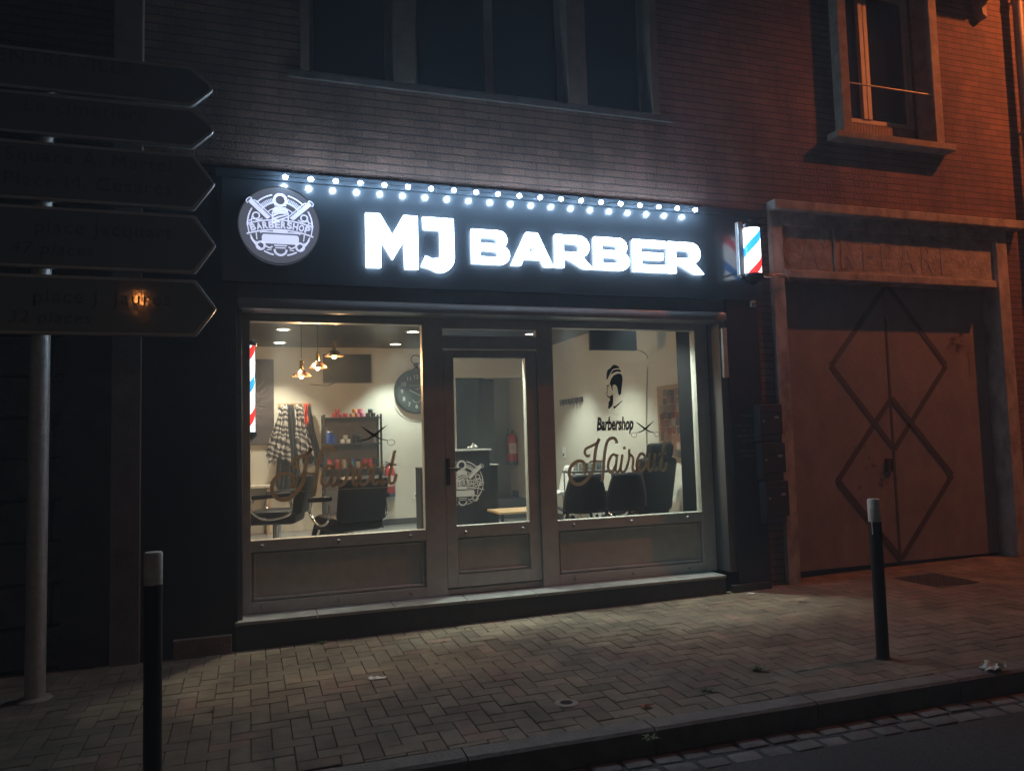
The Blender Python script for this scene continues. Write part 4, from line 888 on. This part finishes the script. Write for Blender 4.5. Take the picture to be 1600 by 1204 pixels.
# back wall: picture, coat rack, capes, television, clock, shelf
pc = thing('framed_picture', 'tall dark framed picture of a lion like face on the cream back wall', 'picture', (-.15, BY, 1.45))
bm = new(); box(bm, -.62, .335, BY-.035, BY, 1.455, 2.685, .004); obj('canvas', bm, mat('dark_canvas', (.045, .032, .034), .6, var=.5, vscale=3, vcol=(.10, .08, .08)), pc)
bm = new(); r_s = random.Random(4)
for k in range(70):
    a = r_s.uniform(-1.2, 1.6); r0 = r_s.uniform(.10, .30); c0 = (-.10, 2.12)
    p0 = (c0[0]+r0*math.cos(a), c0[1]+r0*math.sin(a)); l = r_s.uniform(.05, .16); p1 = (p0[0]+l*math.cos(a+.3), p0[1]+l*math.sin(a+.3)); p2 = (p1[0]+l*.7*math.cos(a+.8), p1[1]+l*.7*math.sin(a+.8))
    if p2[0] < .31 and p1[0] < .31: ribbon(bm, [p0, p1, p2], [.010, .001], BY-.037-.0003*k, .0006, n=4)
obj('mane_strokes', bm, mat('pale_print', (.22, .19, .19), .7), pc)
rk = thing('coat_rack', 'light wooden coat rack on the cream back wall', 'coat rack', (.63, BY, 1.99))
bm = new(); box(bm, .39, .86, BY-.02, BY, 1.985, 2.045, .004); obj('board', bm, WOOD, rk)
for x in (.46, .56, .68, .78): 
    bm = new(); tube(bm, [(x, BY-.02, 2.02), (x, BY-.06, 2.01), (x, BY-.07, 2.035)], .006); obj('hook', bm, STEEL, rk)
def drape(name, xt, wt, zt, xb, wb, zb, yd, m, label, cat, folds=5, group=None, seed=0):
    r = random.Random(seed); ph = r.uniform(0, 6); bm = new(); NU, NV = 36, 22; V = []
    for j in range(NV+1):
        t = j/NV; w = wt+(wb-wt)*t**.8; xc = xt+(xb-xt)*t; row = []
        for i in range(NU+1):
            u = i/NU-.5; amp = .012+.03*t
            row.append(bm.verts.new((xc+u*w+.01*math.sin(7*t+i*.4), BY-.09-yd-amp*math.sin(u*folds*6.28+ph+1.5*t)-.02*t, zt+(zb-zt)*t+(.05*math.sin(u*9+ph)+.03*math.sin(u*23))*t**2)))
        V.append(row)
    for j in range(NV):
        for i in range(NU): bm.faces.new((V[j][i], V[j][i+1], V[j+1][i+1], V[j+1][i]))
    o = obj(name, bm, m, None, smooth='all', base=(xt, BY-.09-yd, zt)); tag(o, label, cat, group); s = o.modifiers.new('thickness', 'SOLIDIFY'); s.thickness = .004
    return o
STR = stripe_mat('striped_cape', [(0, (.5, .47, .45)), (.5, (.05, .045, .05))], 13, (.45, 0, .9), .22, rough=.8)
KF = mat('black_cloth', (.025, .024, .028), .85, var=.3, vscale=8)
GC = 'cutting capes hanging on the rack'
drape('cutting_cape', .47, .07, 2.02, .38, .34, 1.24, .05, STR, 'black and white striped cape at the left end of the coat rack', 'cape', 4, GC, 1)
drape('cutting_cape', .55, .08, 2.02, .52, .36, .78, .0, KF, 'long black cape hanging behind the left striped one', 'cape', 5, GC, 2)
drape('cutting_cape', .67, .07, 2.02, .76, .24, 1.30, .06, STR, 'narrower striped cape at the middle of the coat rack', 'cape', 3, GC, 3)
drape('cutting_cape', .79, .07, 2.02, .86, .28, 1.15, .0, KF, 'plain black cape at the right end of the coat rack', 'cape', 4, GC, 4)
drape('red_strap', .775, .03, 2.03, .775, .05, 1.72, .10, mat('red_cloth', (.6, .06, .03), .7), 'short bright red strap hanging over the right black cape', 'strap', 1, None, 5)
tv = thing('television', 'black flat television on the back wall left of the clock', 'television', (1.36, BY, 2.32))
bm = new(); box(bm, 1.02, 1.725, BY-.16, BY-.115, 2.33, 2.755, .006); obj('body', bm, PLASTIC_K, tv)
bm = new(); box(bm, 1.035, 1.71, BY-.163, BY-.1605, 2.348, 2.742); obj('screen', bm, mat('tv_screen', (.012, .014, .016), .12), tv)
bm = new(); box(bm, 1.27, 1.47, BY-.115, BY, 2.45, 2.62); obj('mount', bm, STEEL, tv)
bm = new(); tube(bm, [tuple(p) for p in spline([(1.2, BY-.12, 2.34), (1.1, BY-.06, 2.30), (.95, BY-.03, 2.31), (.84, BY-.02, 2.32)], 5)], .006, 6); obj('cable', bm, PLASTIC_K, tv)
# pocket-watch wall clock
cx, cz = 2.43, 2.205
ck = thing('wall_clock', 'big black pocket watch style wall clock with white numerals', 'clock', (cx, BY, cz-.33))
bm = new(); lathe(bm, [(.345, BY), (.345, BY-.05), (.33, BY-.065), (.30, BY-.06), (.295, BY-.045)], (cx, 0, cz), 48, 'Y', False); obj('rim', bm, mat('dark_rim', (.05, .055, .055), .35, metal=.5), ck, smooth=True)
bm = new(); lathe(bm, [(.296, BY-.01), (.296, BY-.03)], (cx, 0, cz), 48, 'Y'); dl = obj('dial', bm, mat('dial', (.035, .042, .042), .5, var=.2), ck)
NUM = mat('dial_numerals', (.46, .48, .44), .6)
bms = []
for h in range(1, 13):
    a = R(90-h*30); s = str(h); b = text_bm(s, .088, extrude=.001); x0, x1, z0, z1 = bounds(b)
    for v in b.verts: v.co = Vector((v.co.x-(x0+x1)/2+cx+.225*math.cos(a), BY-.032+v.co.y, v.co.z-(z0+z1)/2+cz+.225*math.sin(a)))
    bms.append(b)
obj('numerals', join(bms), NUM, dl)
bm = new(); ribbon(bm, [(cx-.11, cz+.02), (cx+.07, cz-.07)], .010, BY-.036, .002, False); ribbon(bm, [(cx, cz+.03), (cx+.12, cz+.08)], .008, BY-.039, .002, False); ribbon(bm, [(cx-.12, cz+.09), (cx+.12, cz+.09)], .004, BY-.041, .001, False); ribbon(bm, arc(cx, cz-.1, .07, 200, 340, 8), .006, BY-.042, .001, False); obj('hands', bm, NUM, ck)
bm = new(); lathe(bm, [(.05, cz+.33), (.055, cz+.35), (.03, cz+.36), (.03, cz+.40), (.045, cz+.41), (.02, cz+.44)], (cx, BY-.035, 0), 18); obj('crown', bm, MATS['dark_rim'], ck, smooth=True)
bm = new(); pts = [(cx+.075*math.cos(R(a)), BY-.035, cz+.49+.07*math.sin(R(a))) for a in range(0, 361, 20)]; tube(bm, pts, .008, 8, False); obj('ring', bm, MATS['dark_rim'], ck, smooth=True)
bm = new(); pts = [(cx+.36*math.cos(R(a)), BY-.01, cz-.09+.36*math.sin(R(a))) for a in range(200, 341, 10)]; tube(bm, pts, .004, 6); obj('cable', bm, STEEL, ck)
# shelf with products
sx0, sx1 = 1.0, 1.845
sh = thing('shelf_unit', 'black metal shelf unit against the back wall full of hair products', 'shelf', (1.42, BY-.17, FZ))
for x in (sx0, sx1-.03):
    for y in (BY-.34, BY-.04):
        bm = new(); box(bm, x, x+.03, y, y+.03, FZ, 1.86, .003); obj('upright', bm, PLASTIC_K, sh)
SHZ = (1.82, 1.44, 1.08, .74, .30)
for z in SHZ:
    bm = new(); box(bm, sx0+.005, sx1-.005, BY-.335, BY-.015, z-.02, z, .003); obj('shelf_board', bm, PLASTIC_K, sh)
bm = new(); box(bm, sx0+.03, sx1-.03, BY-.012, BY-.006, .9, 1.80); obj('back_panel', bm, mat('shelf_back', (.16, .14, .13), .7, var=.2), sh)
bm = new(); box(bm, sx0+.03, sx1-.03, BY-.345, BY-.335, .32, .96, .003); obj('drawer_front', bm, DWOOD, sh)
PC = dict(r=mat('jar_red', (.55, .05, .05), .35), p=mat('jar_pink', (.7, .25, .25), .35), b=mat('jar_blue', (.05, .12, .5), .35), w=mat('jar_white', (.75, .75, .72), .35), k=mat('jar_black', (.02, .02, .02), .3), o=mat('jar_orange', (.7, .28, .08), .35), c=mat('jar_cream', (.6, .42, .28), .4), t=mat('jar_teal', (.1, .25, .32), .4), m=mat('jar_magenta', (.6, .15, .35), .35))
NM = dict(r='red', p='pink', b='blue', w='white', k='black', o='orange', c='cream', t='teal', m='magenta')
def jar(x, z, r, h, c, lid, lab):
    t = thing('product_jar', lab, 'jar', (x, BY-.24, z), group='hair product jars on the shelf unit')
    bm = new(); lathe(bm, [(r*.96, z+.001), (r, z+.006), (r, z+h*.70), (r*.9, z+h*.72)], (x, BY-.24, 0), 18); obj('body', bm, PC[c], t, smooth=True)
    bm = new(); lathe(bm, [(r*1.02, z+h*.725), (r*1.02, z+h*.98), (r*.9, z+h)], (x, BY-.24, 0), 18); obj('lid', bm, PC[lid], t, smooth=True)
ORDW = ['leftmost', 'second', 'third', 'fourth', 'fifth', 'sixth', 'seventh', 'eighth', 'ninth']
def PLACE(seq, i):
    up = seq[i][3]; same = sorted(s_[0] for s_ in seq if s_[3] == up); k = same.index(seq[i][0])
    return ORDW[k]+(' lower', ' stacked', ' topmost')[up]
def row(z, seq, level, h=.075, r=.036):
    seen = {}
    for i, (x, c, l, up) in enumerate(seq):
        lay_ = 'stacked' if up else 'lower'
        jar(x, z+up*h*1.01, r, h, c, l, '%s of the jars on %s, %s with %s lid' % (PLACE(seq, i), level, NM[c], NM[l]))
row(1.82, [(1.17, 'r', 'r', 0), (1.25, 'r', 'p', 0), (1.33, 'r', 'r', 0), (1.21, 'r', 'r', 1), (1.42, 'o', 'c', 0), (1.50, 'p', 'm', 0), (1.57, 'm', 'p', 0), (1.46, 'o', 'o', 1), (1.54, 'm', 'r', 1), (1.655, 'k', 'k', 0), (1.73, 'k', 'k', 0), (1.69, 'k', 't', 1)], 'the shelf top', .058)
row(1.44, [(1.09, 'b', 'b', 0), (1.16, 'b', 'b', 0), (1.09, 'b', 'b', 1), (1.16, 'b', 'b', 1), (1.10, 'b', 'w', 2), (1.28, 'w', 'w', 0), (1.36, 'w', 'w', 0), (1.32, 'w', 'w', 1), (1.45, 'k', 'k', 0), (1.52, 'k', 'k', 0), (1.46, 'k', 'k', 1), (1.52, 'k', 't', 1)], 'the second shelf', .060)
row(1.08, [(1.10, 'p', 'r', 0), (1.20, 'r', 'p', 0), (1.30, 'c', 'c', 0), (1.36, 't', 'k', 0), (1.42, 't', 'b', 0), (1.50, 'c', 'k', 0), (1.60, 'r', 'r', 0), (1.68, 'r', 'r', 0), (1.76, 'k', 'k', 0)], 'the third shelf', .13, .034)
row(.74, [(1.55, 'w', 'k', 0), (1.63, 'w', 'c', 0), (1.74, 'k', 'c', 0)], 'the fourth shelf', .09)
# extinguishers
def extinguisher(x, y, z0, z1, label, wall_dir):
    t = thing('fire_extinguisher', label, 'fire extinguisher', (x, y, z0), group='red fire extinguishers'); h = z1-z0; r = h*.155
    bm = new(); lathe(bm, [(r*.9, z0), (r, z0+.01), (r, z0+h*.72), (r*.75, z0+h*.82), (r*.3, z0+h*.88)], (x, y, 0), 22); obj('cylinder', bm, RED, t, smooth=True)
    bm = new(); lathe(bm, [(r*1.01, z0-.005), (r*1.02, z0+h*.10)], (x, y, 0), 22); obj('base_ring', bm, mat('blue_grey_base', (.05, .05, .09), .5), t, smooth=True)
    bm = new(); lathe(bm, [(r*.3, z0+h*.88), (r*.3, z0+h*.95)], (x, y, 0), 12); rbox(bm, (x-.02, y, z0+h*.97), (.10, .02, .012), (0, .3, 0)); rbox(bm, (x-.02, y, z0+h*.93), (.09, .02, .012), (0, -.1, 0)); obj('valve_lever', bm, PLASTIC_K, t)
    bm = new(); tube(bm, [tuple(p) for p in spline([(x, y-.02, z0+h*.9), (x-r*1.2, y-.03, z0+h*.8), (x-r*1.15, y-.05, z0+h*.5), (x-r*.9, y-.07, z0+h*.3)], 6)], .011, 8); obj('hose', bm, PLASTIC_K, t, smooth=True)
    bm = new(); b_ = lathe(bm, [(r*1.012, z0+h*.30), (r*1.012, z0+h*.60)], (x, y, 0), 22, cap=False)
    geo = [f for f in bm.faces if f.calc_center_median().y > y-r*.5]; bmesh.ops.delete(bm, geom=geo, context='FACES'); obj('label_plate', bm, mat('label_print', (.55, .4, .38), .6, var=.5, vscale=40), t)
extinguisher(4.11, 5.92, 1.02, 1.60, 'red extinguisher on the passage wall seen through the door glass', 1)
extinguisher(1.985, BY-.09, .63, 1.15, 'red extinguisher on the back wall right of the shelf unit', 0)
sk = thing('power_socket', 'white power socket low on the back wall under the clock', 'socket', (2.40, BY, .57))
bm = new(); box(bm, 2.355, 2.445, BY-.012, BY, .57, .66, .004); obj('plate', bm, WHITEP, sk)
bm = new(); lathe(bm, [(.022, BY-.012), (.022, BY-.0135)], (2.40, 0, .615), 16, 'Y'); obj('hole', bm, PLASTIC_K, sk)
sk = thing('power_socket', 'white power socket on the right side wall above the white chair', 'socket', (RX, 4.5, 1.18))
bm = new(); box(bm, RX-.012, RX, 4.46, 4.55, 1.13, 1.29, .004); obj('plate', bm, WHITEP, sk)
bm = new(); box(bm, RX-.0145, RX-.012, 4.48, 4.53, 1.16, 1.20); obj('hole', bm, PLASTIC_K, sk)
# right wall: tool rack, poster, hanging screen
tr_ = thing('tool_rack', 'short dark rack with hanging tools on the right side wall', 'rack', (RX, 4.1, 1.93))
bm = new(); box(bm, RX-.03, RX, 3.75, 4.55, 1.93, 2.0, .004); obj('board', bm, DWOOD, tr_)
for k in range(6):
    y = 3.84+k*.12; bm = new(); box(bm, RX-.055, RX-.03, y, y+.035, 1.90, 1.99, .004); tube(bm, [(RX-.04, y+.017, 1.90), (RX-.04, y+.017, 1.84)], .005, 6); obj('hook', bm, CHROME, tr_)
ps = thing('collage_poster', 'brown cork board covered with photos on the right wall near the window', 'poster', (RX, 1.2, 1.2))
bm = new(); box(bm, RX-.03, RX, .95, 1.62, 1.18, 1.98, .003); obj('board', bm, mat('cork', (.35, .24, .15), .9, var=.3, vscale=40), ps)
cols = [(.16, .12, .10), (.05, .04, .04), (.24, .18, .15), (.14, .04, .03), (.18, .08, .05), (.09, .07, .06)]
for i in range(7):
    for j in range(9):
        if i == 6 and j > 6: continue
        y = .97+i*.088+rnd.uniform(-.01, .01); z = 1.20+j*.083+rnd.uniform(-.01, .01); c = cols[rnd.randrange(6)]
        bm = new(); rbox(bm, (RX-.032-.0007*((i*3+j*5) % 9), y+.03, z+.03), (.001, .08, .075), (rnd.uniform(-.15, .15), 0, 0)); obj('photo_print', bm, mat('print_%d' % cols.index(c), c, .5, var=.5, vscale=30), ps)
hs = thing('hanging_screen', 'dark flat screen hung near the ceiling behind the right window', 'screen', (3.9, 1.62, CZ))
bm = new(); box(bm, 3.60, 4.18, 1.60, 1.65, 2.395, 2.75, .006); obj('panel', bm, PLASTIC_K, hs)
bm = new(); tube(bm, [(3.9, 1.67, 2.74), (3.9, 1.67, CZ)], .015); obj('mount', bm, STEEL, hs)
bm = new(); tube(bm, [tuple(p) for p in spline([(4.18, 1.64, 2.42), (RX-.01, 1.85, 2.36), (RX-.01, 1.87, 2.1), (RX-.012, 1.93, 1.6), (RX-.01, 1.95, .95)], 6)], .006, 6); obj('cable', bm, mat('grey_cable', (.3, .3, .27), .6), hs)
# reception desk with emblem
dsk = thing('reception_desk', 'tall black reception desk with a white barbershop emblem behind the door', 'desk', (2.3, 2.8, FZ))
bm = new(); box(bm, 2.02, 2.70, 2.6, 2.64, FZ, 1.305, .003); obj('front_panel', bm, mat('desk_black', (.014, .017, .022), .35, var=.2), dsk)
bm = new(); box(bm, 2.02, 2.72, 2.585, 2.95, 1.305, 1.325, .003); obj('counter_top', bm, mat('desk_top', (.45, .46, .44), .3), dsk)
bm = new(); box(bm, 1.865, 2.02, 2.62, 2.9, FZ, 1.13, .003); box(bm, 2.70, 2.80, 2.62, 3.0, FZ, 1.125, .003); obj('side_panel', bm, MATS['desk_black'], dsk)
bm = new(); box(bm, 2.70, 2.81, 2.61, 3.0, 1.125, 1.14, .003); obj('counter_top', bm, MATS['desk_top'], dsk)
obj('emblem', emblem(2.35, .935, .315, 2.594), mat('desk_print', (.55, .55, .54), .6), dsk)
crumple('tissue', 2.52, 2.72, .10, 'crumpled white tissue on top of the reception desk', 'tissue', mat('tissue_white', (.8, .8, .78), .9), 21, .9).location.z = 1.33
# low wooden table by the door
tb = thing('low_table', 'low light wooden table just behind the door glass', 'table', (2.9, 2.3, FZ))
bm = new(); box(bm, 2.62, 3.30, 2.00, 2.50, .60, .625, .004); obj('tabletop', bm, WOOD, tb)
for x in (2.66, 3.24):
    for y in (2.04, 2.44):
        bm = new(); tube(bm, [(x, y, FZ), (x, y, .60)], .018, 10); obj('leg', bm, PLASTIC_K, tb)
# shell chair
def shell_chair(m, label, legm):
    t = thing('shell_chair', label, 'chair', (0, 0, 0))
    bm = new(); NU, NV = 14, 16; V = []
    for j in range(NV+1):
        s = j/NV
        if s < .5: u = s/.5; y = -.22+.40*u; z = .46-.02*math.sin(u*3.14); w = .42+.03*u
        else: u = (s-.5)/.5; y = .18+.07*u; z = .46+.38*u; w = .45-.14*u*u
        row = []
        for i in range(NU+1):
            a = i/NU*2-1; cur = a*a*(.06 if s < .5 else .07)
            row.append(bm.verts.new((a*w/2, y-(cur if s >= .5 else 0), z+(cur*.7 if s < .5 else 0))))
        V.append(row)
    for j in range(NV):
        for i in range(NU): bm.faces.new((V[j][i], V[j][i+1], V[j+1][i+1], V[j+1][i]))
    o = obj('shell', bm, m, t, smooth='all'); so = o.modifiers.new('thickness', 'SOLIDIFY'); so.thickness = .014
    for sx in (-1, 1):
        for sy in (-1, 1):
            bm = new(); tube(bm, [(sx*.12, sy*.10, .44), (sx*.21, sy*.20, 0)], [.016, .010], 10); obj('leg', bm, legm, t, smooth=True)
    return t
wc = shell_chair(WHITEP, 'white shell chair at the left edge of the right window', WOOD)
wc.location = (4.12, 3.78, FZ); wc.rotation_euler = (0, 0, R(-70)); wc['group'] = 'waiting chairs'
kc = shell_chair(LEATHER, 'black shell chair left of the two behind the right window', PLASTIC_K); kc['group'] = 'waiting chairs'
kc.location = (3.12, .90, FZ+.03); kc.rotation_euler = (0, 0, R(172))
dup(kc, (3.57, .92, FZ+.03), R(176), 'black shell chair right of the two behind the right window')
# barber chairs
def barber_chair(label, tall):
    t = thing('barber_chair', label, 'barber chair', (0, 0, 0), group='black barber chairs')
    bm = new(); lathe(bm, [(.30, 0), (.30, .02), (.24, .04), (.06, .06), (.045, .08)], n=32); obj('base', bm, CHROME, t, smooth=True)
    bm = new(); lathe(bm, [(.045, .08), (.045, .36), (.07, .38)], n=20); obj('column', bm, CHROME, t, smooth=True)
    bm = new(); rbox(bm, (0, 0, .46), (.52, .52, .15), (0, 0, 0), .05); obj('seat', bm, LEATHER, t, smooth=True)
    bm = new(); rbox(bm, (0, .30, .78 if tall else .70), (.50, .13, .58 if tall else .44), (R(-12), 0, 0), .05); obj('backrest', bm, LEATHER, t, smooth=True)
    if tall: bm = new(); rbox(bm, (0, .39, 1.13), (.34, .10, .17), (R(-12), 0, 0), .04); tube(bm, [(0, .37, 1.0), (0, .40, 1.12)], .014); obj('headrest', bm, LEATHER, t, smooth=True)
    for sx in (-1, 1):
        bm = new(); rbox(bm, (sx*.31, .02, .70), (.08, .42, .05), (R(4), 0, 0), .02); o_ = obj('armrest', bm, LEATHER, t, smooth=True)
        bm = new(); tube(bm, [tuple(p) for p in spline([(sx*.31, -.17, .67), (sx*.31, -.20, .55), (sx*.29, -.05, .45), (sx*.31, .20, .50), (sx*.31, .22, .66)], 6)], .014, 10); obj('arm_bracket', bm, CHROME, o_, smooth=True)
    bm = new(); rbox(bm, (0, -.42, .30), (.40, .05, .30), (R(-30), 0, 0), .02); obj('leg_rest', bm, LEATHER, t, smooth=True)
    bm = new(); tube(bm, [(-.17, -.26, .42), (-.17, -.52, .12), (.17, -.52, .12), (.17, -.26, .42)], .015, 10); rbox(bm, (0, -.56, .11), (.36, .18, .02)); obj('footrest', bm, CHROME, t, smooth=True)
    return t
bc = barber_chair('nearest black barber chair behind the left window', False)
bc.location = (.92, 1.62, FZ); bc.rotation_euler = (0, 0, R(-160))
dup(bc, (.28, 2.75, FZ), R(-105), 'farther black barber chair with chrome arms at the left')
b2 = barber_chair('tall backed black barber chair beside the photo covered board on the right', True); b2.location = (4.0, 1.42, FZ-.07); b2.rotation_euler = (0, 0, R(195))
# small counter under the picture and trolley of towels
ct = thing('wall_counter', 'narrow pale counter under the framed picture', 'counter', (-.3, 5.3, .85))
bm = new(); box(bm, -1.2, .30, 5.15, BY, .85, .885, .004); obj('top', bm, mat('counter_top', (.5, .45, .38), .4), ct)
bm = new(); box(bm, -1.18, -1.14, 5.2, BY, FZ, .85); box(bm, .22, .26, 5.2, BY, FZ, .85); obj('support', bm, WOOD, ct)
tw = thing('tool_trolley', 'small grey salon trolley standing between the waiting chairs and the wall', 'trolley', (3.95, 2.3, FZ))
for z in (.35, .70, 1.0):
    bm = new(); box(bm, 3.62, 4.15, 2.25, 2.60, z, z+.03, .004); obj('tray', bm, mat('trolley_grey', (.15, .16, .16), .4), tw)
for x in (3.64, 4.13):
    for y in (2.27, 2.58):
        bm = new(); tube(bm, [(x, y, FZ), (x, y, 1.02)], .01, 8); obj('upright', bm, CHROME, tw)
bm = new()
for k in range(9): rbox(bm, (3.72+k*.045, 2.4+rnd.uniform(-.08, .08), 1.075), (.035, .05, .09+rnd.uniform(-.03, .05)), (0, 0, rnd.uniform(0, 1)), .004)
obj('bottles', bm, mat('mixed_bottles', (.35, .38, .36), .4, var=.6, vscale=15), tw)

# ------------------------------------------------------------------ street lamps outside the frame (their light falls on the wall, the pavement and the signs)
def street_lamp(x, y, h, dx, dy, col, energy, label, es, aim=None):
    t = thing('street_lamp', label, 'street lamp', (x, y, -.2), group='sodium street lamps')
    bm = new(); tube(bm, [(x, y, -.2), (x, y, h+.15)], [.09, .05], 16); tube(bm, [(x, y, h+.1), (x+dx*.6, y+dy*.6, h+.25), (x+dx, y+dy, h+.12)], .03, 10); obj('pole', bm, STEEL, t, smooth=True)
    bm = new(); rbox(bm, (x+dx, y+dy, h+.12), (.5, .22, .12), (0, 0, math.atan2(dy, dx)), .04); obj('lamp_head', bm, PLASTIC_K, t, smooth=True)
    bm = new(); rbox(bm, (x+dx, y+dy, h+.045), (.30, .16, .03), (0, 0, math.atan2(dy, dx)), .01)
    obj('lens', bm, mat('sodium_lens_%d' % int(es), (1, .5, .2), .3, emit=col, es=es), t)
    ld = bpy.data.lights.new('lamp_light', 'SPOT' if aim else 'POINT'); ld.energy = energy; ld.color = col; ld.shadow_soft_size = .06
    lo = bpy.data.objects.new('lamp_light', ld); COL.objects.link(lo); lo.parent = t; lo.location = (dx, dy, h+.2-.02)
    if aim:
        ld.spot_size = R(94); ld.spot_blend = 1
        lo.rotation_euler = (Vector(aim)-Vector((x+dx, y+dy, h))).to_track_quat('-Z', 'Y').to_euler()
    return t
SOD = (1, .23, .055)
street_lamp(10.2, -2.5, 7.7, -.4, .5, SOD, K_SODIUM_NEAR, 'sodium street lamp on the kerb right of the garage', 60, (8.3, .2, 4.6))
street_lamp(-2.99, -20.0, 5.72, 0, .8, (1, .33, .07), K_SODIUM_FAR, 'sodium street lamp across the street behind the photographer', 15)
street_lamp(13.0, -2.9, 7.5, -.4, .6, (1, .6, .4), K_ROAD, 'paler street lamp farther down the pavement to the right', 41)

# ------------------------------------------------------------------ thin volume added to imitate lens bloom round the lit sign
bm = new(); box(bm, -12, 16, -24, 9, -1.6, 12)
hz = obj('bloom_haze', bm, bpy.data.materials.new('bloom_volume')); tag(hz, None, None, kind='stuff')
m = hz.data.materials[0]; m.use_nodes = True; t = m.node_tree; t.nodes.remove(t.nodes['Principled BSDF'])
v = t.nodes.new('ShaderNodeVolumePrincipled'); v.inputs['Color'].default_value = (.72, .86, 1, 1); v.inputs['Density'].default_value = .0105; v.inputs['Anisotropy'].default_value = .2
t.links.new(v.outputs[0], t.nodes['Material Output'].inputs['Volume'])
